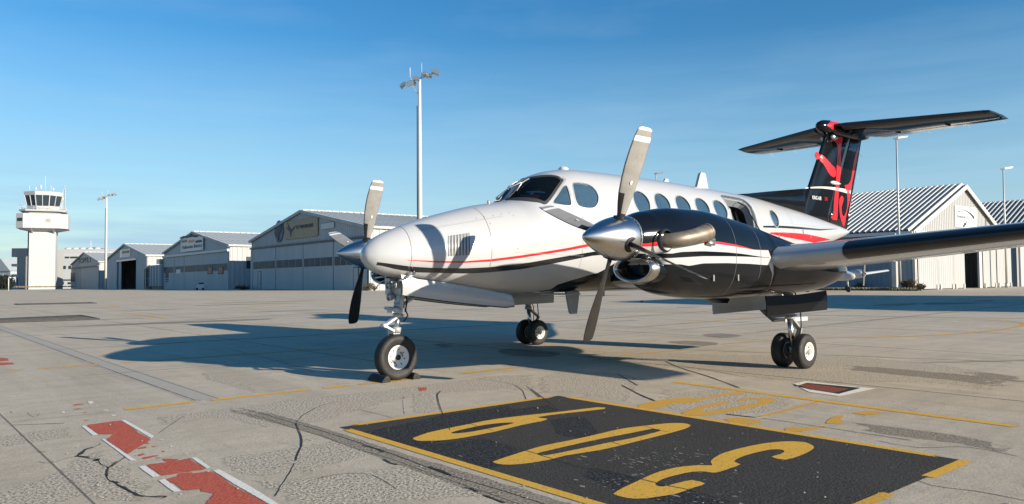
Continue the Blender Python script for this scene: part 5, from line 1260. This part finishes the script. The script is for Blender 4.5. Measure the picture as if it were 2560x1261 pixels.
print('nacelle lines', [[(round(a, 2), round(b, 2)) for a, b in L] for L in LB])
def nz_(k, x):
    P_ = LB[k]; z = poly_at(P_, x)
    if x < -3.35: z = lerp(z, 1.05, min(1, (-3.35-x)/.12)) if k > 1 else lerp(z, 1.04+.01*(2-k), min(1, (-3.35-x)/.12))
    return z
cnt = (9, 1, 3, 2, 2, 9)
def nacelle(sy):
    yc = sy*YN; root = None
    mats_half = [0]*cnt[0]+[2]*cnt[1]+[1]*cnt[2]+[0]*cnt[3]+[1]*cnt[4]+[0]*cnt[5]
    xs = [-1.215-i*.02 for i in range(20)]+[-1.62-i*.06 for i in range(1, 29)]+[-3.36-i*.03 for i in range(1, 6)]+[-3.55-i*.1 for i in range(1, 24)]+[-5.9, -5.95, -5.98]
    rings = []
    for x in xs:
        bz = [nz_(k, x) for k in range(5)]
        if x < -3.48: bz = [nzb(x)+.004*(5-k) for k in range(5)]
        for k in range(1, 5): bz[k] = min(bz[k], bz[k-1]-.001)
        tb_ = [math.pi/2]+[nth(x, z) for z in bz]+[-math.pi/2]
        for k in range(1, 7): tb_[k] = min(tb_[k], tb_[k-1]-1e-4)
        th = []
        for k in range(6):
            for j in range(cnt[k]): th.append(lerp(tb_[k], tb_[k+1], j/cnt[k]))
        th.append(-math.pi/2)
        r_ = [np_(x, 1, t) for t in th]+[np_(x, -1, t) for t in th[-2:0:-1]]
        rings.append([Vector((p[0], yc+p[1], p[2])) for p in r_])
    ml = mats_half+mats_half[::-1]
    m_ = MB(); m_.loft(rings, mats=ml); nc = m_.build('engine_nacelle', [DARK, WHITE, RED], AP)
    # air intake scoop
    def el(x, ry, rz, zc, n=40): return [Vector((x, yc+math.cos(2*math.pi*k/n)*ry, zc+math.sin(2*math.pi*k/n)*rz*(1 if math.sin(2*math.pi*k/n) < 0 else .9))) for k in range(n)]
    m_ = MB(); m_.loft([el(-1.75, .30, .20, 1.30), el(-1.55, .298, .19, 1.31), el(-1.40, .285, .165, 1.31)], False, False); m_.build('intake_duct', DARK, nc)
    m_ = MB(); m_.loft([el(-1.42, .289, .166, 1.31), el(-1.36, .286, .163, 1.31), el(-1.315, .272, .15, 1.31), el(-1.30, .256, .136, 1.31), el(-1.31, .240, .122, 1.31), el(-1.35, .228, .110, 1.31), el(-1.42, .222, .104, 1.31)], False, False); m_.build('intake_lip', CHROME, nc)
    m_ = MB(); m_.loft([el(-1.40, .224, .106, 1.31), el(-1.48, .20, .09, 1.31)], False, True); m_.build('intake_throat', BLACK, nc)
    # exhaust stacks, both sides
    for s_ in (1, -1):
        P_ = [Vector((x, yc+s_*y, z)) for x, y, z in ((-1.46, .20, 1.60), (-1.50, .33, 1.60), (-1.60, .415, 1.615), (-1.78, .45, 1.645), (-1.90, .455, 1.67), (-2.03, .46, 1.70))]
        m_ = MB(); m_.tube(P_, [.070, .074, .078, .082, .090, .097], 20, caps=False); m_.tube([P_[-1], P_[-1].lerp(P_[-2], .5)], [.089, .078], 20, caps=False)
        e_ = m_.build('exhaust_stack', EXH, nc)
        m_ = MB(); m_.lathe(P_[-1].lerp(P_[-2], .25), (P_[-2]-P_[-1]), [(0, .085), (.01, .085)], 20); m_.build('exhaust_opening', BLACK, e_)
        m_ = MB(); m_.lathe(P_[-1]+Vector((0.02, 0, 0)), (P_[-1]-P_[-2]), [(-.012, .098), (.0, .100), (.012, .098)], 20, cap=False); m_.build('exhaust_rim', EXH, e_)
        m_ = MB(); m_.lathe(Vector((-1.47, yc+s_*.305, 1.60)), (0, s_, 0), [(0, .115), (.03, .125), (.05, .105)], 22, cap=False); m_.build('exhaust_shroud', DRKM, e_)
        for dz in (-.03, .01): 
            m_ = MB(); m_.tube([Vector((-2.06, yc+s_*.42, 1.62+dz)), Vector((-2.17, yc+s_*.44, 1.61+dz))], .025, 8); m_.build('drain_fitting', ALU, nc)
        # cowling seam and latches
        for xx in (-2.62, -3.12):
            m_ = MB(); n = 24
            for i in range(n+1):
                t = lerp(1.5, -1.3, i/n); p = np_(xx, 1, t); q = np_(xx-.005, 1, t); k_ = 1.006
                m_.v += [Vector((p[0], yc+s_*p[1]*k_, nzc(xx)+(p[2]-nzc(xx))*k_)), Vector((q[0], yc+s_*q[1]*k_, nzc(xx)+(q[2]-nzc(xx))*k_))]
            for i in range(n): m_.f.append([2*i, 2*i+1, 2*i+3, 2*i+2]); m_.m.append(0); m_.sm.append(True)
            m_.build('cowl_seam', SEAM, nc)
        for xx, zz in ((-2.25, 1.22), (-2.70, 1.22)):
            yy = np_(xx, 1, nth(xx, zz))[1]; m_ = MB(); m_.obox((xx, yc+s_*yy, zz), (.012, 0, 0), (0, .006, 0), (0, .0, .05)); m_.build('cowl_latch', ALU, nc)
    m_ = MB(); m_.prism([(-2.55, yc-.02, .98), (-2.75, yc-.02, .91), (-3.02, yc-.02, .90), (-3.10, yc-.02, .98)], (0, .05, 0)); m_.build('nacelle_drain_fin', DARK, nc)
    # propeller
    px_ = -1.06; hub = Vector((px_, yc, 1.63)); an0 = -.369 if sy > 0 else -.342
    m_ = MB(); m_.lathe((-1.225, yc, 1.63), (1, 0, 0), [(0, .05), (.001, .236), (.02, .238), (.04, .236)], 48); hb = m_.build('propeller', ALU, AP)
    m_ = MB(); m_.lathe((-1.20, yc, 1.63), (1, 0, 0), [(0, .238), (.03, .2395), (.10, .236), (.17, .2255), (.25, .206), (.33, .180), (.41, .146), (.48, .112), (.54, .078), (.59, .047), (.618, .026), (.628, .012), (.630, .003)], 64); sp_ = m_.build('spinner', CHROME, hb)
    SB = MB()
    for k in range(28):
        a = 2*math.pi*k/28; d = Vector((0, math.cos(a), math.sin(a))); SB.lathe(Vector((-1.185, yc, 1.63))+d*.235, d, [(0, .005), (.007, .004)], 6)
    SB.build('spinner_screws', BOLT, hb, kind='stuff')
    for k in range(4):
        a = an0+k*math.pi/2; er = Vector((0, -math.sin(a), math.cos(a))); et = Vector((0, math.cos(a), math.sin(a))); ex = Vector((1, 0, 0))
        prof = [(.12, .072, .060, -44, 0), (.20, .072, .055, -42, 0), (.27, .095, .045, -37, 0), (.36, .130, .034, -31, .006), (.48, .170, .027, -26, .012), (.62, .200, .021, -21, .014), (.78, .222, .017, -17, .012), (.93, .226, .014, -14, .006),
                (1.010, .222, .0125, -13, .0), (1.030, .220, .0125, -12.5, .0), (1.085, .212, .012, -12, -.003), (1.088, .211, .012, -12, -.003), (1.148, .190, .010, -11, -.008), (1.165, .165, .009, -11, -.008), (1.176, .12, .007, -11, -.006), (1.18, .05, .005, -11, 0)]
        rings = []; K = 10
        for r, c, th, tw, sw in prof:
            t_ = R(tw); cx = (ex*math.cos(t_)+et*math.sin(t_)); nn = (et*math.cos(t_)-ex*math.sin(t_)); o_ = hub+er*r+cx*(sw+.01)
            ring = []
            for j in range(K+1): s_ = j/K; ring.append(o_+cx*(c*(.5-s_))+nn*(th*.5*math.sin(math.pi*min(1, s_*1.0))**.6))
            for j in range(K-1, 0, -1): s_ = j/K; ring.append(o_+cx*(c*(.5-s_))-nn*(th*.5*math.sin(math.pi*s_)**.6))
            rings.append(ring)
        m_ = MB(); m_.loft(rings)
        nrg = 2*K
        for fi in range((len(rings)-1)*nrg):
            i, j = divmod(fi, nrg); face = j < K; r = (prof[i][0]+prof[i+1][0])/2
            if not face: mi = 1
            elif r > 1.15: mi = 2
            elif 1.03 < r < 1.086: mi = 2
            elif r < .45 and j < 4: mi = 1
            elif r < .30: mi = 1
            else: mi = 0
            m_.m[fi] = mi
        m_.build('blade', [BLADE, BLADEK, BLADEW], hb)
        m_ = MB(); m_.lathe(hub+er*.195, er, [(0, .085), (.03, .082), (.032, .06)], 20); m_.build('blade_cuff', BLACK, hb)
        m_ = MB(); m_.lathe(hub+er*.60+et*.010, et, [(0, .022), (.003, .022)], 14); m_.build('blade_decal', BLADEW, hb)
    return nc
for s_ in (1, -1): nacelle(s_)

# ---- wings
def foil(s): return 5*(.2969*math.sqrt(s)-.126*s-.3516*s*s+.2843*s**3-.1036*s**4)
def wsec(y, sy=1):
    ay = abs(y)
    if ay < 3.0: xl = lerp(-3.22, -3.36, ay/3.0); c = 2.25; z = lerp(1.19, 1.42, ay/2.95); t = .17
    else: u = (ay-3.0)/5.3; xl = lerp(-3.36, -3.80, u); c = lerp(2.15, .95, u); z = 1.424+.0785*(ay-2.95); t = lerp(.155, .12, u)
    return xl, c, z, t
def wring(y, s0, s1, K=12, off=0.0, cosine=True):
    xl, c, z, t = wsec(y); up = []; dn = []
    for j in range(K+1):
        u = j/K; s = s0+(s1-s0)*(u*u if s0 == 0 else u)
        camb = .06*c*(4*s*(1-s))*.35-(.035*c*s)
        h = t*c*foil(s); up.append(Vector((xl-c*s+(off if s < .02 else 0), y, z+camb+h*1.02+off))); dn.append(Vector((xl-c*s+(off if s < .02 else 0), y, z+camb-h*.88-off)))
    return up[::-1]+dn[(1 if s0 == 0 else 0):]
def wpart(name, ys, s0, s1, mt, parent=AP, off=0.0, closed=True, K=12, cap=True):
    m_ = MB(); m_.loft([wring(y, s0, s1, K, off) for y in ys], cap, cap, closed=closed); return m_.build(name, mt, parent)
for s_ in (1, -1):
    yy = lambda L: [s_*v for v in L]
    tipL = [7.9, 8.1]
    wg = wpart('wing', yy([2.9, 3.2, 3.8, 4.6, 5.6, 6.6, 7.4, 7.9, 8.15]), 0, .74, WHITE, K=14)
    m_ = MB(); rr_ = []
    for k, (y, sc) in enumerate(((8.15, 1), (8.22, .93), (8.28, .75), (8.31, .4))):
        r0_ = wring(s_*y, 0, 1, 14); c = sum(r0_, Vector())/len(r0_); rr_.append([Vector((c.x+(p.x-c.x)*(.5+.5*sc), p.y, c.z+(p.z-c.z)*sc)) for p in r0_])
    m_.loft(rr_); m_.build('wing_tip', WHITE, wg)
    wpart('flap', yy([3.05, 4.2, 5.58]), .747, 1.0, WHITE, wg, K=6); wpart('aileron', yy([5.62, 6.8, 8.12]), .747, 1.0, WHITE, wg, K=6)
    wpart('deice_boot', yy([3.87, 4.6, 5.6, 6.6, 7.4, 8.05]), 0, .085, BOOT, wg, .0035, closed=False, K=8, cap=False)
    wpart('leading_edge_cuff', yy([2.98, 3.2, 3.5, 3.86]), 0, .09, SILVER, wg, .003, closed=False, K=8, cap=False)
    # inboard section
    wpart('wing_centre_section', yy([0.02, 1.0, 2.0, 2.6]), 0, 1, DARK, K=14)
    # gear leg
    xg_ = -4.56; yg = s_*2.62
    m_ = MB(); m_.tube([(xg_+.10, yg, 1.15), (xg_+.09, yg, .80), (xg_+.085, yg, .66)], [.055, .058, .052], 16); m_.tube([(xg_+.086, yg, .70), (xg_+.085, yg, .655)], [.066, .066], 16)
    leg = m_.build('main_gear_leg', GEARM, AP)
    m_ = MB(); m_.tube([(xg_+.085, yg, .66), (xg_+.03, yg, .28)], .036, 14); m_.build('oleo_piston', CHROME, leg)
    m_ = MB(); m_.tube([(xg_, yg-.24, .23), (xg_, yg+.24, .23)], .035, 12); m_.tube([(xg_+.03, yg, .29), (xg_, yg, .22)], .05, 12); m_.build('axle', GEARM, leg)
    for q in (1, -1):
        m_ = MB(); m_.lathe((xg_, yg+q*.045, .23), (0, q, 0), [(0, .06), (.005, .095), (.03, .10), (.05, .085), (.055, .05)], 20); m_.build('brake_disc', DRKM, leg)
    m_ = MB(); m_.bar((xg_+.05, yg-.0, .66), (xg_-.17, yg, .50), .07, .025); m_.bar((xg_-.17, yg, .50), (xg_-.0, yg, .30), .06, .025); m_.build('torque_link', GEARM, leg)
    m_ = MB(); m_.tube([(xg_+.10, yg, .80), (xg_+.45, yg, 1.00), (xg_+.75, yg, 1.12)], .028, 8); m_.bar((xg_+.10, yg+.03, .78), (xg_+.5, yg+.03, 1.05), .03, .06); m_.build('drag_brace', GEARM, leg)
    m_ = MB(); m_.tube([(xg_+.02, yg+.05, 1.0), (xg_-.09, yg+.06, .75), (xg_-.12, yg+.05, .55), (xg_-.05, yg+.04, .32)], .009, 6); m_.tube([(xg_+.15, yg-.05, 1.0), (xg_-.10, yg-.06, .70), (xg_-.09, yg-.05, .35)], .008, 6); m_.build('brake_line', BLACK, leg)
    for q in (1, -1):
        yw = yg+q*.150
        tp = [(-.068, .115), (-.070, .15), (-.072, .185), (-.062, .213), (-.045, .226), (-.03, .2295), (-.028, .2265), (-.024, .2265), (-.022, .230), (-.004, .2305), (-.002, .2275), (.002, .2275), (.004, .2305), (.022, .230), (.024, .2265), (.028, .2265), (.03, .2295), (.045, .226), (.062, .213), (.072, .185), (.070, .15), (.068, .115)]
        m_ = MB(); m_.lathe((xg_, yw, .2305), (0, 1, 0), tp, 48, cap=False); ty = m_.build('tyre', RUBBER, leg)
        m_ = MB(); m_.lathe((xg_, yw, .2305), (0, q, 0), [(-.06, .112), (.066, .118), (.074, .121), (.076, .112), (.066, .104), (.040, .088), (.030, .060), (.036, .045), (.060, .040), (.066, .030), (.067, .003)], 36); rm = m_.build('rim', RIM, leg)
        for k in range(8):
            a = 2*math.pi*k/8; m_ = MB(); m_.lathe((xg_+math.cos(a)*.072, yw+q*.031, .2305+math.sin(a)*.072), (0, q, 0), [(0, .011), (.010, .011)], 8); m_.build('wheel_bolt', DRKM, leg)
    # gear doors
    def plate(P, name, mt, n_, parent=AP):
        m_ = MB(); m_.prism(P, n_); return m_.build(name, mt, parent)
    for yo, inn in ((2.99, 0), (2.24, 1)):
        m_ = MB(); rr_ = []
        for i in range(11):
            t = i/10; x = lerp(-3.30, -4.76, t); zt_d = lerp(.985, 1.03, t)-.02*math.sin(math.pi*t); zb_d = lerp(.745, .775, t)
            out_ = .014
            col = []
            for k in range(7):
                v = k/6; col.append(Vector((x, s_*(yo+(out_*math.sin(math.pi*v*.9) if not inn else -out_*math.sin(math.pi*v*.9))), lerp(zt_d, zb_d, v))))
            back = [p+Vector((0, -s_*.018 if not inn else s_*.018, 0)) for p in col[::-1]]; rr_.append(col+back)
        m_.loft(rr_, smooth=False); m_.build('main_gear_door', DARK if not inn else GREYP, AP)

# ---- nose gear
m_ = MB(); m_.tube([(-.10, 0, 1.30), (-.06, 0, 1.0), (-.03, 0, .82), (-.028, 0, .76)], [.05, .056, .056, .05], 16); m_.tube([(-.05, 0, .93), (-.045, 0, .87)], .068, 16); m_.tube([(-.035, 0, .80), (-.03, 0, .755)], .066, 16)
ng = m_.build('nose_gear_leg', GEARM, AP)
m_ = MB(); m_.tube([(-.03, 0, .78), (-.005, 0, .60)], .034, 14); m_.build('oleo_piston', CHROME, ng)
m_ = MB(); m_.tube([(-.012, 0, .64), (-.003, 0, .575)], .055, 14); m_.bar((0, -.12, .585), (0, .02, .585), .09, .06); 
for q in (-1,): m_.bar((0, q*.115, .60), (0, q*.108, .27), .022, .07, (1, 0, 0))
m_.build('wheel_fork', GEARM, ng)
m_ = MB(); m_.bar((-.02, .0, .77), (.17, .0, .665), .075, .022); m_.tube([(.17, -.05, .665), (.17, .05, .665)], .022, 10); m_.bar((.17, 0, .665), (.0, 0, .575), .07, .024); m_.build('torque_link', RIM, ng)
m_ = MB(); m_.tube([(-.02, -.06, .86), (.09, -.09, .87), (.10, .05, .87), (-.02, .07, .85)], .02, 8); m_.obox((.05, .02, .84), (.05, 0, 0), (0, .06, 0), (0, 0, .025)); m_.build('steering_collar', GEARM, ng)
m_ = MB(); m_.bar((-.06, .055, 1.05), (-.02, .055, .80), .03, .05); m_.bar((-.06, -.055, 1.05), (-.02, -.055, .80), .03, .05); m_.tube([(-.08, 0, .90), (-.5, 0, 1.12)], .022, 8); m_.obox((-.02, -.13, 1.13), (.06, 0, 0), (0, .05, 0), (0, 0, .10)); m_.build('brace', GEARM, ng)
m_ = MB(); m_.tube([(-.10, .05, 1.1), (-.11, .075, .95), (-.09, .07, .82)], .010, 6); m_.tube([(-.09, .06, .86), (-.12, .08, .78), (-.07, .06, .70)], .009, 6); m_.build('hydraulic_hose', BLACK, ng)
LENS = mat('lamp_lens', (.35, .36, .36), .08, metal=.9, noise=.2, nscale=20)
for y_, z_, r_ in ((-.085, 1.145, .046), (.065, 1.15, .046), (-.06, 1.005, .048)):
    m_ = MB(); m_.lathe((-.02, y_, z_), (1, 0, .0), [(0, .02), (.03, r_*.8), (.075, r_), (.078, r_*1.06), (.088, r_*1.06), (.088, r_*.93), (.07, r_*.9)], 24, cap=False); lt = m_.build('taxi_light', GEARM, ng)
    m_ = MB(); m_.lathe((.045, y_, z_), (1, 0, 0), [(0, r_*.92), (.012, r_*.8), (.018, .002)], 24); m_.build('lamp_lens', LENS, ng)
m_ = MB(); m_.obox((-.02, .0, 1.10), (.02, 0, 0), (0, .11, 0), (0, 0, .07)); m_.build('lamp_bracket', GEARM, ng)
m_ = MB(); tp = [(-.052, .145), (-.066, .17), (-.080, .205), (-.083, .235), (-.072, .258), (-.055, .270), (-.036, .2755), (-.033, .271), (-.028, .271), (-.025, .2765), (-.006, .278), (-.003, .273), (.003, .273), (.006, .278), (.025, .2765), (.028, .271), (.033, .271), (.036, .2755), (.055, .270), (.072, .258), (.083, .235), (.080, .205), (.066, .17), (.052, .145)]
m_.lathe((0, 0, .276), (0, 1, 0), tp, 64, cap=False); m_.build('tyre', RUBBER, ng)
for q in (1, -1):
    m_ = MB(); m_.lathe((0, 0, .276), (0, q, 0), [(0, .14), (.050, .143), (.060, .148), (.064, .142), (.058, .134), (.045, .124), (.034, .105), (.028, .085), (.030, .055), (.040, .045), (.044, .035)], 48); m_.build('rim', RIM, ng)
    m_ = MB(); m_.lathe((0, 0, .276), (0, q, 0), [(.040, .034), (.060, .033), (.066, .026), (.060, .012), (.06, .003)], 20); m_.build('hub_cap', BLACK, ng)
    for k in range(8):
        a = 2*math.pi*k/8+.2; m_ = MB(); m_.lathe((math.cos(a)*.098, q*.028, .276+math.sin(a)*.098), (0, q, 0), [(0, .008), (.012, .008), (.013, .003)], 8); m_.build('wheel_bolt', DRKM, ng)
    for a0 in (2.2, 5.0):
        m_ = MB(); P_ = [Vector((math.cos(a0+t*.22)*.075, q*.0315, .276+math.sin(a0+t*.22)*.075)) for t in range(5)]; m_.tube(P_, .006, 6); m_.build('rim_slot', DRKM, ng)
for s_ in (1, -1):
    m_ = MB(); rr_ = []
    for i in range(17):
        t = i/16; x = lerp(.04, -1.66, t); zt_d = lerp(1.275, 1.245, t/.09) if t < .09 else lerp(1.22, 1.0, (t-.09)/.91)+.02*math.sin(math.pi*t); zb_d = lerp(1.03, .83, t)-.015*math.sin(math.pi*t)
        if t > .95: zb_d += .02
        col = []
        for k in range(6):
            v = k/5; col.append(Vector((x+(.0 if t > .05 else -.02*v)-(.05*v if t > .98 else 0), s_*(.215+.02*math.sin(math.pi*v)+(.03*(1-t/.1) if t < .1 else 0)*-1), lerp(zt_d, zb_d, v))))
        rr_.append(col+[p+Vector((0, -s_*.016, 0)) for p in col[::-1]])
    m_.loft(rr_, smooth=False); nd = m_.build('nose_gear_door', WHITE, AP)
    m_ = MB(); P_ = [r_[5]+Vector((0, 0, -.004)) for r_ in rr_[1:]]; m_.tube(P_, .009, 6); m_.build('door_seal', STR, nd)

# ---- fin, rudder, tailplane
def fle(z): return -9.73-.646*(z-2.8)
def fte(z): return -11.57-.386*(z-2.32)
def fsp(z): return -10.61-.586*(z-2.46)
def fy(x, z):
    a, b = fle(z), fte(z); s = min(1, max(0, (a-x)/(a-b))); return .105*(a-b)*foil(s)
def finring(z, x0, x1, K=14):
    P_ = []
    for j in range(K+1): u = j/K; u = u*u if x0 is None else u; a = fle(z) if x0 is None else x0(z); x = a+(x1(z)-a)*u; P_.append(Vector((x, fy(x, z), z)))
    return P_[::-1]+[Vector((p.x, -p.y, p.z)) for p in P_[(1 if x0 is None else 0):]]
zz_ = [2.15, 2.6, 3.0, 3.5, 4.0, 4.38]
m_ = MB(); m_.loft([finring(z, None, lambda z: fsp(z)+.008) for z in zz_]); fn = m_.build('vertical_fin', DARK, AP)
m_ = MB(); m_.loft([finring(z, lambda z: fsp(z)-.008, fte) for z in [2.26, 2.6, 3.0, 3.5, 4.0, 4.33]]); rd = m_.build('rudder', DARK, AP)
m_ = MB(); rr_ = []
for x, z, h in ((-7.25, 2.745, .006), (-7.7, 2.79, .02), (-8.3, 2.865, .03), (-9.0, 2.945, .035), (-9.66, 3.02, .04), (-9.95, 3.04, .045)):
    rr_.append([Vector((x, y, q)) for y, q in ((-h-.03, fzt(x)-.05), (-h, lerp(fzt(x), z, .5)), (-h*.6, z-.01), (0, z), (h*.6, z-.01), (h, lerp(fzt(x), z, .5)), (h+.03, fzt(x)-.05))])
m_.loft(rr_); m_.build('dorsal_fin', DARK, AP)
def F_(L): return [(1980+x/4.205, 300+y/4.205) for x, y in L]
def finshape(name, L, mt, parent, sub=2):
    P_ = [on(px, py, 1, .07) for px, py in F_(L)]; P_ = smooth_poly(P_, sub, True) if sub > 1 else P_
    for s_ in (1, -1):
        bm = bmesh.new(); vs = [bm.verts.new((p.x, 0, p.z)) for p in P_]
        for i in range(len(vs)): bm.edges.new((vs[i], vs[(i+1) % len(vs)]))
        bmesh.ops.triangle_fill(bm, use_beauty=True, edges=bm.edges)
        for _ in range(2): bmesh.ops.subdivide_edges(bm, edges=[e for e in bm.edges if e.calc_length() > .08], cuts=1, use_grid_fill=False); bmesh.ops.triangulate(bm, faces=bm.faces)
        for v in bm.verts: v.co.y = s_*(fy(v.co.x, v.co.z)+.004)
        me = bpy.data.meshes.new(name); bm.to_mesh(me); bm.free(); me.materials.append(mt); o = bpy.data.objects.new(name, me); C.objects.link(o); o.parent = parent; WM[o.name] = Matrix.Identity(4)
finshape('red_emblem', [(405,225),(440,230),(460,260),(470,320),(460,450),(455,560),(450,680),(442,760),(430,870),(426,980),(395,1030),(470,1055),(477,960),(485,800),(490,700),(500,600),(507,480),(505,330),(512,250),(520,235),(520,182),(470,184),(432,195)], RED, fn)
finshape('red_emblem', [(295,328),(325,365),(400,470),(440,510),(448,570),(438,600),(410,600),(370,560),(325,460),(272,375)], RED, fn)
finshape('white_swoosh', [(170,718),(200,706),(300,703),(400,708),(500,719),(500,752),(430,740),(300,722)], FASC, fn)
finshape('white_swoosh', [(500,719),(560,725),(645,742),(635,782),(560,765),(500,752)], FASC, rd, 1)
finshape('red_emblem', [(712,290),(720,302),(705,410),(680,540),(655,650),(645,735),(615,745),(638,800),(600,960),(570,1112),(545,1095),(510,1010),(497,900),(498,830),(525,797),(548,825),(540,870),(525,920),(535,990),(560,1015),(590,960),(602,880),(590,760),(555,690),(600,680),(640,620),(655,500),(680,380)], RED, rd)
Mx = Matrix(((-1, 0, 0, -10.06), (0, 0, 1, fy(-10.1, 2.84)+.006), (0, 1, 0, 2.845), (0, 0, 0, 1)))
text_mesh('KING AIR', .105, FASC, fn, Mx, 'lettering', .004, True, .85)
Mx2 = Mx.copy(); Mx2[0][3] = -10.43; Mx2[1][3] = fy(-10.43, 2.84)+.006; text_mesh('200', .098, RED, fn, Mx2, 'lettering', .004, False, .85)
for s_ in (1, -1):
    m_ = MB(); m_.lathe((-10.62, s_*(fy(-10.85, 3.22)+.02), 3.215), (-1, 0, 0), [(0, .004), (.04, .03), (.14, .045), (.30, .035), (.46, .006)], 14); m_.build('strobe_fairing', FASC, fn)
    m_ = MB(); m_.lathe((-10.72, s_*.10, 4.20), (-1, 0, 0), [(0, .004), (.03, .05), (.12, .07), (.22, .05), (.3, .01)], 14); m_.build('light_fairing', ALU, fn)
# bullet
bp_ = [(-10.36, .004), (-10.38, .05), (-10.44, .095), (-10.55, .135), (-10.75, .16), (-11.2, .165), (-11.8, .15), (-12.3, .11), (-12.62, .05), (-12.72, .005)]
m_ = MB(); m_.lathe((0, 0, 4.415), (-1, 0, 0), [(-x, r_) for x, r_ in bp_], 32); bl = m_.build('tail_bullet', DARK, AP)
bR = pchip([(x, r_) for x, r_ in bp_], 1)
for s_ in (1, -1):
    m_ = MB(); c = 5; n = 16
    for i in range(n+1):
        x = lerp(-10.52, -11.25, i/n); r_ = bR(x)+.003; h0 = lerp(.1, .95, min(1, i/5)); h1 = lerp(-.1, -.45, min(1, i/4))
        for k in range(c): a = lerp(h0, h1, k/(c-1)); m_.v.append(Vector((x, s_*r_*math.cos(a), 4.415+r_*math.sin(a))))
    for i in range(n):
        for k in range(c-1): m_.f.append([i*c+k, i*c+k+1, (i+1)*c+k+1, (i+1)*c+k]); m_.m.append(0); m_.sm.append(True)
    m_.build('red_patch', RED, bl)
    def sring(y, s0, s1, off=0.0, K=9):
        ay = abs(y); xl = lerp(-10.66, -11.72, ay/2.80); xt = lerp(-12.98, -12.88, ay/2.80); c_ = xl-xt; t_ = .10; up = []; dn = []
        for j in range(K+1):
            u = j/K; s = s0+(s1-s0)*(u*u if s0 == 0 else u); h = t_*c_*foil(s); q = off if s < .02 else 0
            up.append(Vector((xl-c_*s+q, y, 4.42+h+off))); dn.append(Vector((xl-c_*s+q, y, 4.42-h-off)))
        return up[::-1]+dn[(1 if s0 == 0 else 0):]
    m_ = MB(); m_.loft([sring(s_*y, 0, .64) for y in (.05, 1, 2, 2.74)]+[[Vector((p.x, p.y+s_*.05, 4.42+(p.z-4.42)*.3)) for p in sring(s_*2.76, 0.0, .64)]]); tp_ = m_.build('tailplane', DARK, AP)
    m_ = MB(); m_.loft([sring(s_*y, .648, 1) for y in (.30, 1, 2, 2.78)]); m_.build('elevator', DARK, tp_)
    m_ = MB(); m_.loft([sring(s_*y, 0, .08, .003, 6) for y in (.3, 1, 2, 2.70)], False, False, closed=False); m_.build('deice_boot', BOOT, tp_)
    for y_ in (.9, 1.9):
        m_ = MB(); m_.obox((-12.12, s_*y_, 4.35), (.12, 0, 0), (0, .015, 0), (0, 0, .02)); m_.build('hinge_fairing', DARK, tp_)
    for y_ in (1.2, 2.0, 2.65):
        m_ = MB(); m_.tube([(-12.90, s_*y_, 4.42), (-13.02, s_*y_, 4.40), (-13.10, s_*y_, 4.37)], .004, 4); m_.build('static_wick', FASC, tp_)
m_ = MB()
for z in (2.9, 3.5, 4.0): m_.tube([(fte(z), 0, z), (fte(z)-.14, 0, z-.05)], .004, 4)
m_.build('static_wick', FASC, rd)

# ---- wheel chocks
CHK = mat('chock_rubber', (.020, .019, .018), .75, noise=.4, nscale=12, bump=.2)
for x_, lab, y0, y1 in ((.205, 'black rubber wheel chock on the left (front) side of the nose wheel', -.20, .14), (-.212, 'black rubber wheel chock on the right (rear) side of the nose wheel', -.14, .12)):
    s_ = 1 if x_ > 0 else -1
    o = thing('wheel_chock', lab, 'wheel chock', (x_, 0, 0), 0, 'nose wheel chocks')
    m_ = MB(); P_ = [(-.045, 0), (.070, 0), (.066, .02), (.022, .07), (-.008, .078), (-.028, .06), (-.040, .03)]
    m_.prism([(x_+s_*a, y0, b+.002) for a, b in P_], (0, y1-y0, 0)); m_.build('wedge', CHK, o)
    for a in (-.02, .025):
        m_ = MB(); m_.prism([(x_+s_*(a-.012), y1+.001, .018), (x_+s_*(a+.012), y1+.001, .018), (x_+s_*a, y1+.001, .042)], (0, .003, 0)); m_.build('hollow', BLACK, o)
